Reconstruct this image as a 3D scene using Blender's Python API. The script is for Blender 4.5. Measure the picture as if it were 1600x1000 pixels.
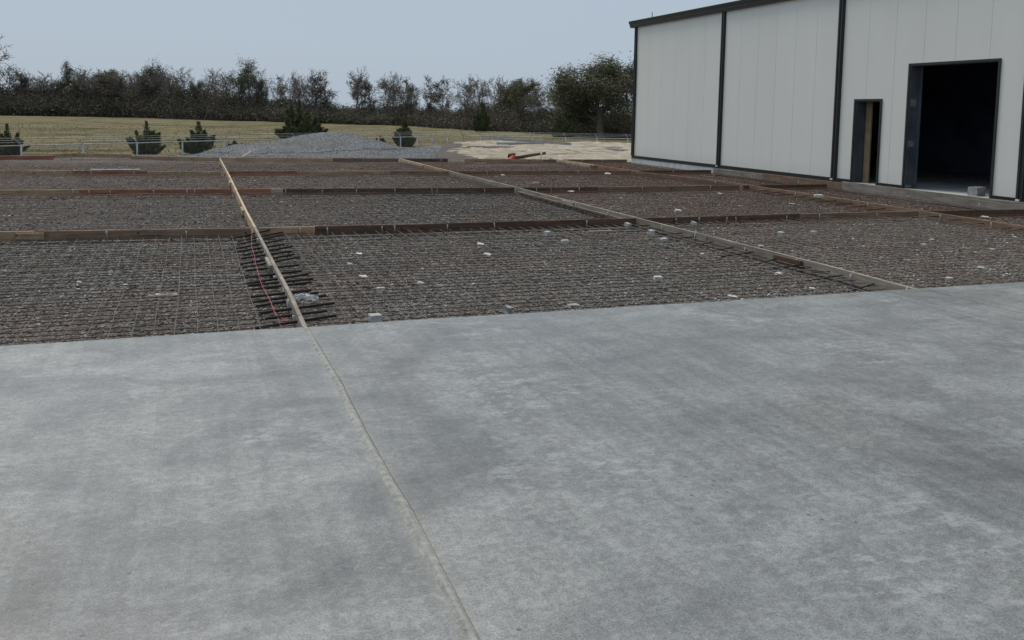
import bpy, math, random
import numpy as np
from mathutils import Vector, Matrix

for o in list(bpy.data.objects): bpy.data.objects.remove(o)
S = bpy.context.scene
C = S.collection
random.seed(7)
rng = np.random.default_rng(7)

# ------------------------------------------------------------------ camera
CAM_H = 1.75                                    # eye height over the slab top (z = 0)
RIGHT = Vector((0.94171, -0.33596, 0.01791)); UPV = Vector((0.01545, 0.09637, 0.99523)); BACK = Vector((-0.33608, -0.93693, 0.09594))
cam_d = bpy.data.cameras.new('camera'); cam = bpy.data.objects.new('camera', cam_d); C.objects.link(cam)
cam_d.sensor_fit = 'HORIZONTAL'; cam_d.sensor_width = 36.0; cam_d.lens = 31.5; cam_d.shift_y = -0.11875
cam_d.clip_start = 0.05; cam_d.clip_end = 9000
M3 = Matrix((RIGHT, UPV, BACK)).transposed()
cam.matrix_world = Matrix.Translation((0, 0, CAM_H)) @ M3.to_4x4()
S.camera = cam

# ------------------------------------------------------------------ sky, sun, exposure
SUN_EL, SUN_AZ = math.radians(58), math.radians(-14)      # azimuth from +Y, towards -X is negative
W = bpy.data.worlds.new('World'); S.world = W; W.use_nodes = True
nt = W.node_tree; nt.nodes.clear()
out = nt.nodes.new('ShaderNodeOutputWorld'); bg = nt.nodes.new('ShaderNodeBackground'); bg.inputs['Strength'].default_value = 0.1
sky = nt.nodes.new('ShaderNodeTexSky'); sky.sky_type = 'NISHITA'; sky.sun_disc = False
sky.sun_elevation = SUN_EL; sky.sun_rotation = SUN_AZ; sky.air_density = 1.0; sky.dust_density = 2.5; sky.ozone_density = 1.5
mx = nt.nodes.new('ShaderNodeMix'); mx.data_type = 'RGBA'; mx.inputs[0].default_value = 0.94
mx.inputs[7].default_value = (2.98, 3.55, 4.2, 1)             # even grey-blue cloud veil
nt.links.new(sky.outputs[0], mx.inputs[6]); nt.links.new(mx.outputs[2], bg.inputs['Color']); nt.links.new(bg.outputs[0], out.inputs[0])
sl = bpy.data.lights.new('sun', 'SUN'); sl.energy = 2.0; sl.angle = math.radians(25); sl.color = (1.0, 0.93, 0.84)
so = bpy.data.objects.new('sun', sl); C.objects.link(so)
sd = Vector((math.sin(SUN_AZ)*math.cos(SUN_EL), math.cos(SUN_AZ)*math.cos(SUN_EL), math.sin(SUN_EL)))
so.rotation_euler = sd.to_track_quat('Z', 'Y').to_euler()
so.location = (0, 0, 60)
S.view_settings.view_transform = 'Standard'; S.view_settings.look = 'None'; S.view_settings.gamma = 1; S.view_settings.exposure = 0.5

# ------------------------------------------------------------------ survey: photo point (1600 x 1000) -> place on a level plane
def ray(u, v):
    return RIGHT*((u-800)/1400.0) + UPV*((310-v)/1400.0) - BACK
def g(u, v, z=0.0):
    d = ray(u, v); t = (z-CAM_H)/d.z
    return Vector((d.x*t, d.y*t, z))
def hz(u): return 166 + .018*(u-298)

# ------------------------------------------------------------------ materials
def new_mat(name):
    m = bpy.data.materials.new(name); m.use_nodes = True
    t = m.node_tree; t.nodes.clear()
    o = t.nodes.new('ShaderNodeOutputMaterial'); b = t.nodes.new('ShaderNodeBsdfPrincipled')
    t.links.new(b.outputs[0], o.inputs[0])
    return m, t, b
class N:
    def __init__(s, t): s.t = t
    def n(s, kind, **kw):
        x = s.t.nodes.new('ShaderNode'+kind)
        for k, v in kw.items(): setattr(x, k, v)
        return x
    def l(s, a, b): s.t.links.new(a, b)
    def noise(s, vec, scale, detail=4, rough=.55, dist=0):
        x = s.n('TexNoise'); x.inputs['Scale'].default_value = scale; x.inputs['Detail'].default_value = detail
        x.inputs['Roughness'].default_value = rough; x.inputs['Distortion'].default_value = dist
        s.l(vec, x.inputs['Vector']); return x.outputs['Fac']
    def ramp(s, fac, stops):
        x = s.n('ValToRGB'); e = x.color_ramp.elements
        while len(e) < len(stops): e.new(0.5)
        for el, (p, c) in zip(e, stops):
            el.position = p; el.color = (c, c, c, 1) if not hasattr(c, '__len__') else (*c, 1)
        s.l(fac, x.inputs[0]); return x.outputs[0]
    def mix(s, fac, a, b, blend='MIX'):
        x = s.n('Mix', data_type='RGBA', blend_type=blend)
        for i, val in ((0, fac), (6, a), (7, b)):
            if isinstance(val, (int, float)): x.inputs[i].default_value = val
            elif isinstance(val, tuple): x.inputs[i].default_value = (*val, 1)
            else: s.l(val, x.inputs[i])
        return x.outputs[2]
    def math(s, op, a, b=0.0, clamp=False):
        x = s.n('Math', operation=op, use_clamp=clamp)
        for i, val in ((0, a), (1, b)):
            if isinstance(val, (int, float)): x.inputs[i].default_value = val
            else: s.l(val, x.inputs[i])
        return x.outputs[0]
    def bump(s, h, bsdf, strength=.5, dist=.02):
        x = s.n('Bump'); x.inputs['Strength'].default_value = strength; x.inputs['Distance'].default_value = dist
        s.l(h, x.inputs['Height']); s.l(x.outputs[0], bsdf.inputs['Normal'])
    def pos(s, scale=(1, 1, 1), rot=(0, 0, 0), loc=(0, 0, 0)):
        x = s.n('NewGeometry'); m = s.n('Mapping'); m.inputs['Scale'].default_value = scale; m.inputs['Rotation'].default_value = rot; m.inputs['Location'].default_value = loc
        s.l(x.outputs['Position'], m.inputs['Vector']); return m.outputs[0]
    def obj(s, scale=(1, 1, 1)):
        x = s.n('TexCoord'); m = s.n('Mapping'); m.inputs['Scale'].default_value = scale
        s.l(x.outputs['Object'], m.inputs['Vector']); return m.outputs[0]
    def island(s): return s.n('NewGeometry').outputs['Random Per Island']

def simple(name, col, rough=.7, metal=0.0, var=.25, scale=6, bump=0.0):
    m, t, b = new_mat(name); k = N(t); v = k.pos()
    f = k.noise(v, scale, 5)
    lo = tuple(c*(1-var) for c in col); hi = tuple(min(1, c*(1+var)) for c in col)
    k.l(k.ramp(f, [(.3, lo), (.7, hi)]), b.inputs['Base Color'])
    b.inputs['Roughness'].default_value = rough; b.inputs['Metallic'].default_value = metal
    if bump: k.bump(k.noise(v, scale*6, 4), b, bump, .01)
    return m

SLAB_OFF = (31, -5, 11)
def mat_concrete():
    m, t, b = new_mat('slab_concrete'); k = N(t)
    p = k.pos()
    big = k.noise(k.pos(loc=SLAB_OFF), .38, 4, .55, .5)
    mid = k.noise(k.pos((1, 1.25, 1), (0, 0, .5), SLAB_OFF), 1.25, 6, .62, .7)
    blot = k.noise(k.pos((1, 1.5, 1), (0, 0, .2)), 4.2, 6, .7, .4)
    fine = k.noise(p, 26, 6, .75)
    grit = k.noise(p, 120, 3, .8)
    streak = k.noise(k.pos((9, .35, 1), (0, 0, .06)), 1.0, 4, .6)
    sweep = k.noise(k.pos((1.0, 7, 1), (0, 0, -.25)), 1.1, 5, .65, .8)
    base = k.ramp(big, [(.36, (.136, .144, .142)), (.5, (.160, .168, .166)), (.64, (.186, .195, .192))])
    base = k.mix(.75, base, k.ramp(mid, [(.36, .34), (.5, .5), (.64, .66)]), 'OVERLAY')
    base = k.mix(.42, base, k.ramp(blot, [(.36, .37), (.5, .49), (.62, .60), (.72, .72)]), 'OVERLAY')
    base = k.mix(k.math('MULTIPLY', k.ramp(big, [(.4, 1.0), (.6, .35)]), .62), base, k.ramp(streak, [(.36, .36), (.5, .5), (.64, .64)]), 'OVERLAY')
    base = k.mix(.25, base, k.ramp(sweep, [(.36, .38), (.64, .62)]), 'OVERLAY')
    base = k.mix(.60, base, k.ramp(fine, [(.36, .33), (.5, .5), (.64, .67)]), 'OVERLAY')
    base = k.mix(.95, base, k.ramp(grit, [(.36, .25), (.5, .5), (.64, .74)]), 'OVERLAY')
    # thin trowel lines running with the joint
    ln = k.ramp(k.noise(k.pos((30, .16, 1), (0, 0, .04)), 1.0, 2, .5), [(.61, 0.0), (.66, 1.0)])
    base = k.mix(k.math('MULTIPLY', ln, .30), base, (.12, .125, .125))
    ag = k.n('TexVoronoi'); ag.inputs['Scale'].default_value = 60; k.l(p, ag.inputs['Vector'])
    ac = k.n('SeparateColor'); k.l(ag.outputs['Color'], ac.inputs[0])
    base = k.mix(k.math('MULTIPLY', k.math('GREATER_THAN', ac.outputs[0], .93), .35), base, (.12, .125, .125))
    # crisp trowel flecks, pale and dark, a few centimetres each
    f1 = k.ramp(k.noise(k.pos((1, 1.35, 1), (0, 0, .1)), 15, 4, .62, .3), [(.54, 0.0), (.585, 1.0)])
    f2 = k.ramp(k.noise(k.pos((1.2, 1, 1), (0, 0, 1.1)), 23, 4, .65, .3), [(.555, 0.0), (.59, 1.0)])
    f3 = k.ramp(k.noise(k.pos((1, 1.2, 1), (0, 0, 2.0)), 38, 3, .6), [(.57, 0.0), (.61, 1.0)])
    gl = k.ramp(mid, [(.42, .15), (.6, .75)])
    base = k.mix(k.math('MULTIPLY', f1, k.math('MULTIPLY', gl, .75)), base, (.26, .27, .266))
    base = k.mix(k.math('MULTIPLY', f2, .38), base, (.105, .111, .11))
    base = k.mix(k.math('MULTIPLY', f3, .26), base, (.25, .26, .256))
    # pale laitance patches, broken at the edges
    fl = k.math('MULTIPLY', k.ramp(k.noise(k.pos((3, 4.5, 1), (0, 0, .25)), 1.7, 8, .82, .1), [(.51, 0.0), (.59, 1.0)]), k.ramp(k.noise(k.pos((1, .8, 1)), .75, 5, .6), [(.47, 0.0), (.60, 1.0)]))
    base = k.mix(k.math('MULTIPLY', fl, .55), base, (.35, .36, .358))
    # clay tracked over it
    cl = k.ramp(k.noise(k.pos((1, .6, 1), (0, 0, .6)), .8, 6, .65, .9), [(.54, 0.0), (.64, .7)])
    base = k.mix(k.math('MULTIPLY', cl, .8), base, (.74, .70, .67), 'MULTIPLY')
    # small aggregate pits
    vo = k.n('TexVoronoi'); vo.inputs['Scale'].default_value = 9; k.l(p, vo.inputs['Vector'])
    pit = k.math('LESS_THAN', vo.outputs['Distance'], .085)
    gate = k.math('GREATER_THAN', k.noise(p, 1.3, 3), .55)
    base = k.mix(k.math('MULTIPLY', k.math('MULTIPLY', pit, gate), .8), base, (.05, .05, .052))
    # slurry stain along the construction joint at x = 0.86
    sx = k.n('SeparateXYZ'); k.l(p, sx.inputs[0])
    dx = k.math('ABSOLUTE', k.math('SUBTRACT', sx.outputs[0], .86))
    wob = k.math('MULTIPLY', k.noise(p, 9, 6, .8), .16)
    st = k.math('SUBTRACT', 1.0, k.math('DIVIDE', dx, wob), True)
    base = k.mix(k.math('MULTIPLY', st, .35), base, (.29, .28, .235))
    k.l(base, b.inputs['Base Color'])
    k.l(k.ramp(mid, [(.3, .36), (.7, .50)]), b.inputs["Roughness"])
    b.inputs['Specular IOR Level'].default_value = .62
    h = k.math('ADD', k.math('MULTIPLY', fine, .6), k.math('ADD', k.math('MULTIPLY', grit, .35), k.math('MULTIPLY', streak, .2)))
    k.bump(h, b, .3, .005)
    return m

def mat_gravel(name, cols, scale=26, rust=0.0):
    m, t, b = new_mat(name); k = N(t); p = k.pos()
    vo = k.n('TexVoronoi'); vo.inputs['Scale'].default_value = scale; k.l(p, vo.inputs['Vector'])
    sep = k.n('SeparateColor'); k.l(vo.outputs['Color'], sep.inputs[0])
    c = k.ramp(sep.outputs[0], [(0.0, cols[0]), (.45, cols[1]), (.8, cols[2]), (.97, cols[3])])
    c = k.mix(.6, c, k.ramp(k.noise(p, .7, 5, .6), [(.3, .33), (.7, .66)]), 'OVERLAY')
    if rust: c = k.mix(k.math('MULTIPLY', k.ramp(k.noise(k.pos((.4, 1, 1)), .8, 5, .6), [(.4, 0.0), (.65, 1.0)]), rust), c, (.12, .06, .038))
    k.l(c, b.inputs['Base Color']); b.inputs['Roughness'].default_value = .95; b.inputs['Specular IOR Level'].default_value = .2
    k.bump(k.math('SUBTRACT', 1.0, vo.outputs['Distance']), b, .7, .018)
    return m

def mat_islands(name, stops, rough=.85, pos_noise=0.0, trans=0.0, sh_scale=.5):
    m, t, b = new_mat(name); k = N(t)
    f = k.island()
    if pos_noise:
        f = k.math('ADD', k.math('MULTIPLY', f, 1-pos_noise), k.math('MULTIPLY', k.ramp(k.noise(k.pos(), sh_scale, 4, .6), [(.3, 0.0), (.7, 1.0)]), pos_noise))
    k.l(k.ramp(f, stops), b.inputs['Base Color']); b.inputs['Roughness'].default_value = rough
    b.inputs['Specular IOR Level'].default_value = .25
    return m

def mat_wood(name, a, bcol, grey=.0):
    m, t, b = new_mat(name); k = N(t)
    rnd = k.n('ObjectInfo').outputs['Random']
    p = k.obj((1, 1, 1))
    cmb = k.n('CombineXYZ'); k.l(k.math('MULTIPLY', rnd, 37.0), cmb.inputs[0])
    va = k.n('VectorMath', operation='ADD'); k.l(p, va.inputs[0]); k.l(cmb.outputs[0], va.inputs[1]); p = va.outputs[0]
    mp = k.n('Mapping'); mp.inputs['Scale'].default_value = (1.1, 1.1, 26); k.l(p, mp.inputs['Vector'])
    gr = k.noise(mp.outputs[0], 1.4, 6, .65, .5)
    blot = k.noise(p, 1.6, 5, .65)
    c = k.ramp(gr, [(.28, tuple(x*.55 for x in a)), (.5, a), (.72, bcol)])
    c = k.mix(.7, c, k.ramp(blot, [(.3, .3), (.5, .5), (.7, .68)]), 'OVERLAY')
    c = k.mix(.35, c, k.ramp(rnd, [(0, .36), (1, .64)]), 'OVERLAY')
    vo = k.n('TexVoronoi'); vo.inputs['Scale'].default_value = 3.4; k.l(p, vo.inputs['Vector'])
    knot = k.math('LESS_THAN', vo.outputs['Distance'], .085)
    c = k.mix(k.math('MULTIPLY', knot, .7), c, (.03, .017, .012))
    # concrete smears
    c = k.mix(k.math('MULTIPLY', k.ramp(k.noise(p, 7, 5, .7), [(.6, 0.0), (.75, 1.0)]), grey), c, (.33, .32, .29))
    k.l(c, b.inputs['Base Color']); b.inputs['Roughness'].default_value = .85; b.inputs['Specular IOR Level'].default_value = .25
    k.bump(gr, b, .5, .004)
    return m

def mat_rust(name, a, bcol, c3):
    m, t, b = new_mat(name); k = N(t)
    f = k.noise(k.pos(), 2.2, 6, .7)
    k.l(k.ramp(f, [(.3, a), (.52, bcol), (.7, c3)]), b.inputs['Base Color'])
    b.inputs['Roughness'].default_value = .75; b.inputs['Metallic'].default_value = .25
    return m

def mat_panel():
    m, t, b = new_mat('wall_panel_paint'); k = N(t); p = k.pos()
    rib = k.n('TexWave', wave_type='BANDS', bands_direction='Y'); rib.inputs['Scale'].default_value = 12; k.l(p, rib.inputs['Vector'])
    dirt = k.noise(k.pos((1, 1, .25)), 1.1, 5, .6)
    rnd = k.n('ObjectInfo').outputs['Random']
    c = k.ramp(dirt, [(.3, (.78, .775, .715)), (.7, (.82, .815, .755))])
    c = k.mix(.05, c, k.ramp(rnd, [(0, .3), (1, .7)]), 'OVERLAY')
    sx = k.n('SeparateXYZ'); k.l(p, sx.inputs[0])
    splash = k.math('MULTIPLY', k.ramp(sx.outputs[2], [(.1, 1.0), (.55, 0.0)]), k.noise(p, 3, 5, .7))
    c = k.mix(k.math('MULTIPLY', splash, .35), c, (.32, .29, .24))
    k.l(c, b.inputs['Base Color']); b.inputs['Roughness'].default_value = .55
    k.bump(k.math('ADD', k.math('MULTIPLY', rib.outputs['Fac'], .6), k.math('MULTIPLY', k.noise(k.pos((1, 1, .15)), 2.2, 3), 3.0)), b, .12, .012)
    return m

def mat_field():
    m, t, b = new_mat('field_grass'); k = N(t)
    p = k.pos()
    a = k.noise(k.pos((.5, 1, 1), (0, 0, -.3)), .11, 7, .75, 1.2)
    f2 = k.noise(k.pos((.35, 1, 1), (0, 0, -.34)), .7, 7, .8)
    c = k.ramp(a, [(.40, (.085, .076, .040)), (.47, (.145, .126, .068)), (.54, (.20, .172, .10)), (.62, (.12, .108, .056))])
    c = k.mix(.8, c, k.ramp(f2, [(.36, .22), (.5, .5), (.64, .72)]), 'OVERLAY')
    k.l(c, b.inputs['Base Color']); b.inputs['Roughness'].default_value = 1.0; b.inputs['Specular IOR Level'].default_value = .1
    k.bump(f2, b, 1.0, .35)
    return m

def mat_sand():
    m, t, b = new_mat('sand'); k = N(t); p = k.pos()
    a = k.noise(k.pos((.8, 1.1, 1)), .9, 6, .7, .5); f = k.noise(p, 6, 6, .75)
    c = k.ramp(a, [(.36, (.30, .255, .19)), (.48, (.42, .375, .295)), (.62, (.53, .485, .395))])
    c = k.mix(.7, c, k.ramp(f, [(.3, .3), (.5, .5), (.7, .66)]), 'OVERLAY')
    k.l(c, b.inputs['Base Color']); b.inputs['Roughness'].default_value = 1.0; b.inputs['Specular IOR Level'].default_value = .1
    k.bump(k.math('ADD', f, a), b, 1.0, .15)
    return m

MT = {}
MT['slab'] = mat_concrete()
MT['joint'] = simple('joint_mortar', (.30, .302, .282), .9, 0, .28, 22, .8)
MT['edge_shade'] = simple('edge_shade_dark', (.115, .108, .096), .95, 0, .3, 12)  # dark colour standing in for shade beside the joint mortar
MT['bed'] = mat_gravel('gravel_bed', [(.04, .037, .033), (.075, .069, .062), (.12, .112, .102), (.26, .25, .235)], 34, .35)
MT['pile'] = mat_gravel('crushed_stone', [(.075, .078, .08), (.13, .135, .138), (.18, .187, .19), (.25, .255, .255)], 42)
MT['stones'] = mat_islands('gravel_stones', [(0, (.05, .047, .043)), (.3, (.115, .109, .101)), (.6, (.20, .19, .178)), (.82, (.34, .33, .31)), (.96, (.68, .67, .64))], .9, .25, sh_scale=1.2)
MT['pstones'] = mat_islands('crushed_stones', [(0, (.06, .067, .072)), (.5, (.13, .14, .147)), (.9, (.21, .22, .225)), (1, (.36, .37, .37))], .9)
MT['wire'] = mat_rust('mesh_wire_brown', (.014, .011, .010), (.03, .022, .018), (.065, .042, .032))
MT['wire_l'] = mat_rust('mesh_wire_gleam', (.07, .06, .05), (.145, .125, .105), (.22, .19, .16))  # paler near lengthwise wires, their reflected gleam put into the colour
MT['wire_rust'] = mat_rust('mesh_wire_rust', (.05, .027, .019), (.105, .052, .034), (.17, .085, .054))
MT['wire_mid'] = mat_rust('mesh_wire_brown_rust', (.04, .028, .022), (.085, .056, .042), (.15, .09, .062))
MT['dowel'] = mat_rust('dowel_steel', (.008, .007, .007), (.016, .013, .012), (.04, .026, .02))
MT['w_grey'] = mat_wood('weathered_board', (.24, .21, .175), (.36, .325, .28), .5)
MT['w_blond'] = mat_wood('blond_board', (.46, .35, .24), (.62, .50, .36), .2)
MT['w_tan'] = mat_wood('tan_board', (.36, .245, .155), (.50, .37, .245), .3)
MT['w_red'] = mat_wood('red_oiled_board', (.27, .12, .08), (.38, .18, .12), .15)
MT['w_dark'] = mat_wood('dark_oiled_board', (.105, .064, .047), (.18, .115, .082), .3)
MT['w_brown'] = mat_wood('brown_board', (.20, .133, .092), (.295, .21, .15), .4)
MT['w_stud'] = simple('stud_pine', (.34, .25, .155), .85, 0, .25, 4, .2)
MT['stake'] = simple('stake_steel', (.40, .39, .37), .7, .3, .4, 20)
MT['panel'] = mat_panel()
MT['trim'] = simple('dark_bronze_trim', (.022, .023, .021), .45, 0, .25, 3)
MT['conc_raw'] = simple('foundation_concrete', (.34, .345, .335), .9, 0, .25, 5, .5)
MT['floor'] = simple('building_floor', (.56, .57, .57), .55, 0, .2, 2.5, .1)
MT['inner'] = simple('insulation_liner', (.18, .21, .32), .7, 0, .3, 1.5, .3)
MT['jamb'] = simple('primed_steel', (.085, .097, .115), .5, .1, .35, 2.5)
MT['jamb_patch'] = simple('jamb_sticker', (.22, .24, .24), .6, 0, .25, 9)
MT['roof'] = simple('roof_sheet', (.11, .115, .115), .5, .3, .2, 2)
MT['white'] = simple('white_plastic', (.72, .72, .70), .5, 0, .12, 12)
MT['galv'] = simple('galvanised_steel', (.40, .42, .43), .5, .15, .25, 4)
MT['chain'] = simple('chain_wire', (.20, .21, .21), .6, .1, .25, 4)
MT['field'] = mat_field()
MT['sand'] = mat_sand()
MT['block'] = simple('cast_concrete_block', (.42, .425, .41), .95, 0, .3, 18, .7)
MT['block_w'] = simple('pale_concrete_block', (.43, .43, .41), .95, 0, .3, 18, .6)
MT['chunk'] = simple('rough_concrete_chunk', (.29, .275, .26), .95, 0, .35, 12, .9)
MT['paper'] = simple('white_scrap', (.50, .50, .475), .8, 0, .3, 10)
MT['pink'] = simple('pink_string', (.55, .12, .13), .8, 0, .3, 8)
MT['orange'] = simple('orange_plastic', (.55, .095, .04), .6, 0, .2, 8)
MT['black'] = simple('black_plastic', (.015, .015, .016), .55, 0, .3, 8)
MT['bark'] = simple('bark', (.13, .112, .095), .95, 0, .4, 3)
MT['twig'] = simple('twigs', (.155, .135, .115), .95, 0, .3, 1)
MT['bark_oak'] = simple('oak_bark', (.15, .135, .115), .95, 0, .4, 3)
MT['leaf_dark'] = mat_islands('leaves_dark', [(0, (.04, .046, .028)), (.5, (.09, .10, .058)), (1, (.17, .175, .10))], .7, .3)
MT['leaf_oak'] = mat_islands('leaves_oak', [(0, (.045, .05, .028)), (.5, (.105, .112, .06)), (1, (.19, .19, .105))], .65, .3)
MT['leaf_olive'] = mat_islands('leaves_olive', [(0, (.07, .068, .034)), (.6, (.14, .132, .07)), (1, (.20, .185, .10))], .75, .3)
MT['leaf_vine'] = mat_islands('vine_leaves', [(0, (.05, .045, .034)), (.6, (.095, .084, .064)), (1, (.16, .138, .105))], .85, .2)
MT['under'] = mat_islands('brush', [(0, (.04, .044, .026)), (.25, (.085, .088, .05)), (.45, (.13, .118, .08)), (.75, (.19, .164, .13)), (1, (.27, .235, .19))], .9, .55, sh_scale=.09)
MT['cedar'] = mat_islands('cedar_foliage', [(0, (.04, .052, .028)), (.5, (.095, .112, .056)), (.9, (.17, .18, .09)), (1, (.24, .20, .11))], .8, .2)
MT['grass'] = mat_islands('dry_grass', [(0, (.10, .092, .047)), (.5, (.17, .15, .083)), (1, (.26, .23, .135))], .95, .3, sh_scale=.2)

# ------------------------------------------------------------------ mesh helpers
class MB:
    def __init__(s): s.v = []; s.f = []
    def add(s, vs, fs):
        o = len(s.v); s.v.extend([tuple(x) for x in vs]); s.f.extend([tuple(i+o for i in f) for f in fs])
    def box(s, a, b, bev=0.0):
        (x0, y0, z0), (x1, y1, z1) = a, b
        s.add([(x0,y0,z0),(x1,y0,z0),(x1,y1,z0),(x0,y1,z0),(x0,y0,z1),(x1,y0,z1),(x1,y1,z1),(x0,y1,z1)],
              [(0,3,2,1),(4,5,6,7),(0,1,5,4),(1,2,6,5),(2,3,7,6),(3,0,4,7)])
    def bar(s, p, q, w, h, up=Vector((0, 0, 1))):          # oriented box between p and q; w sideways, h along up (centred)
        p = Vector(p); q = Vector(q); d = (q-p).normalized(); r = d.cross(up).normalized(); u = r.cross(d).normalized()
        vs = [e + r*(w/2*a) + u*(h/2*b_) for e in (p, q) for a, b_ in ((-1,-1),(1,-1),(1,1),(-1,1))]
        s.add(vs, [(0,1,2,3),(4,7,6,5),(0,4,5,1),(1,5,6,2),(2,6,7,3),(3,7,4,0)])
    def tube(s, pts, r, n=5, caps=True):
        pts = [Vector(p) for p in pts]; rs = r if hasattr(r, '__len__') else [r]*len(pts)
        vs = []
        for i, p in enumerate(pts):
            d = (pts[min(i+1, len(pts)-1)] - pts[max(i-1, 0)]).normalized()
            a = d.orthogonal().normalized() if abs(d.z) < .95 else d.cross(Vector((0, 1, 0))).normalized()
            if abs(d.z) < .95: a = d.cross(Vector((0, 0, 1))).normalized()
            b_ = d.cross(a)
            for j in range(n):
                t = 2*math.pi*j/n; vs.append(p + a*(math.cos(t)*rs[i]) + b_*(math.sin(t)*rs[i]))
        fs = []
        for i in range(len(pts)-1):
            for j in range(n):
                k = (j+1) % n; fs.append((i*n+j, i*n+k, (i+1)*n+k, (i+1)*n+j))
        if caps: fs.append(tuple(range(n-1, -1, -1))); fs.append(tuple(range((len(pts)-1)*n, len(pts)*n)))
        s.add(vs, fs)
    def mesh(s, name, mat, off=(0, 0, 0), smooth=False):
        me = bpy.data.meshes.new(name); ox, oy, oz = off
        me.from_pydata([(x-ox, y-oy, z-oz) for x, y, z in s.v], [], s.f); me.materials.append(mat)
        if smooth: me.polygons.foreach_set('use_smooth', [True]*len(me.polygons))
        me.update(); return me

def fast(name, V, F, mat, smooth=False):
    V = np.asarray(V, np.float32); F = np.asarray(F, np.int32); k = F.shape[1]
    me = bpy.data.meshes.new(name); me.vertices.add(len(V)); me.vertices.foreach_set('co', V.ravel())
    me.loops.add(F.size); me.loops.foreach_set('vertex_index', F.ravel())
    me.polygons.add(len(F)); me.polygons.foreach_set('loop_start', np.arange(0, F.size, k, dtype=np.int32))
    if smooth: me.polygons.foreach_set('use_smooth', np.ones(len(F), bool))
    me.materials.append(mat); me.update(calc_edges=True); return me

def link(name, me, parent=None, loc=(0, 0, 0), **props):
    o = bpy.data.objects.new(name, me); C.objects.link(o); o.location = loc
    if parent is not None: o.parent = parent
    for k, v in props.items():
        if v is not None: o[k] = v
    return o
def thing(name, label, category, loc=(0, 0, 0), group=None):
    return link(name, None, None, loc, label=label, category=category, group=group)
def part(name, mb, mat, parent, smooth=False, **props):
    l = parent.location if parent.parent is None else parent.location + parent.parent.location
    return link(name, mb.mesh(name, mat, tuple(l), smooth), parent, **props)
def single(name, mb, mat, label, category, loc, group=None, smooth=False):
    return link(name, mb.mesh(name, mat, tuple(loc), smooth), None, loc, label=label, category=category, group=group)
ORD = "first second third fourth fifth sixth seventh eighth ninth tenth eleventh twelfth thirteenth fourteenth fifteenth sixteenth seventeenth eighteenth nineteenth twentieth twenty-first twenty-second twenty-third twenty-fourth twenty-fifth twenty-sixth twenty-seventh twenty-eighth twenty-ninth thirtieth".split()

def fbm(x, y, seed=0, scale=1.0, oct=4):              # cheap smooth noise for terrain, numpy
    r = np.random.default_rng(seed); out_ = np.zeros(np.broadcast(x, y).shape); a = 1.0
    for _ in range(oct):
        for _ in range(3):
            th = r.uniform(0, 2*np.pi); ph = r.uniform(0, 2*np.pi)
            out_ = out_ + a*np.sin((x*np.cos(th)+y*np.sin(th))*scale + ph + 1.3*np.sin((x*np.sin(th)-y*np.cos(th))*scale*.6+ph*2))/3
        a *= .5; scale *= 2.1
    return out_
def grid(x0, x1, y0, y1, nx, ny):
    X, Y = np.meshgrid(np.linspace(x0, x1, nx), np.linspace(y0, y1, ny)); i = np.arange(nx*ny).reshape(ny, nx)
    F = np.stack([i[:-1, :-1], i[:-1, 1:], i[1:, 1:], i[1:, :-1]], -1).reshape(-1, 4)
    return X, Y, F
def smooth01(t): t = np.clip(t, 0, 1); return t*t*(3-2*t)

# ------------------------------------------------------------------ ground
GZ = -0.14                                             # gravel bed under the forms
LOW = -1.55                                            # field level beyond the pad
XS = np.concatenate([np.linspace(-6000, -300, 14), np.linspace(-260, -60, 30), np.linspace(-55, 90, 150), np.linspace(100, 400, 30), np.linspace(500, 6000, 12)])
YS = np.concatenate([np.linspace(-2500, -40, 8), np.linspace(-20, 26, 12), np.linspace(28, 110, 160), np.linspace(112, 360, 120), np.linspace(400, 6000, 14)])
def field_z(x, y):
    d = np.clip((y-30)/60, 0, 1)
    return LOW + d*(.14*fbm(x, y, 3, .06, 3) + .05*fbm(x, y, 5, .5, 2))
X, Y = np.meshgrid(XS, YS); i = np.arange(X.size).reshape(X.shape)
F = np.stack([i[:-1, :-1], i[:-1, 1:], i[1:, 1:], i[1:, :-1]], -1).reshape(-1, 4)
link('field', fast('field', np.stack([X, Y, field_z(X, Y)], -1).reshape(-1, 3), F, MT['field'], True), kind='structure')

def pad_edge(x):                                       # how far (y) the made-up ground reaches
    return np.interp(x, [-40, -6.5, -.2, .8, 4, 9, 10.6, 12.8, 14.2, 15.4, 16.8, 19, 21.4, 26.7, 50], [36.5, 36.5, 37.8, 40.2, 46.5, 47, 46, 47, 50.7, 52.3, 54, 55, 54, 52.4, 52])
def pad_z(x, y):
    e = pad_edge(x); s = smooth01((y-e)/np.interp(x, [-5, 5, 14], [3.0, 4.0, 3.2]))
    left = smooth01((-22-x)/6); s = np.maximum(s, left)
    bump = smooth01((y-32)/2)*(.05*fbm(x, y, 11, .55, 3)+.03*fbm(x, y, 12, 2.2, 2))
    return GZ - .03 + (1-s)*bump - s*1.65
X, Y, F = grid(-32, 50, -12, 70, 200, 330)
link('gravel_ground', fast('gravel_ground', np.stack([X, Y, pad_z(X, Y)], -1).reshape(-1, 3), F, MT['bed'], True), kind='structure')

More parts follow.
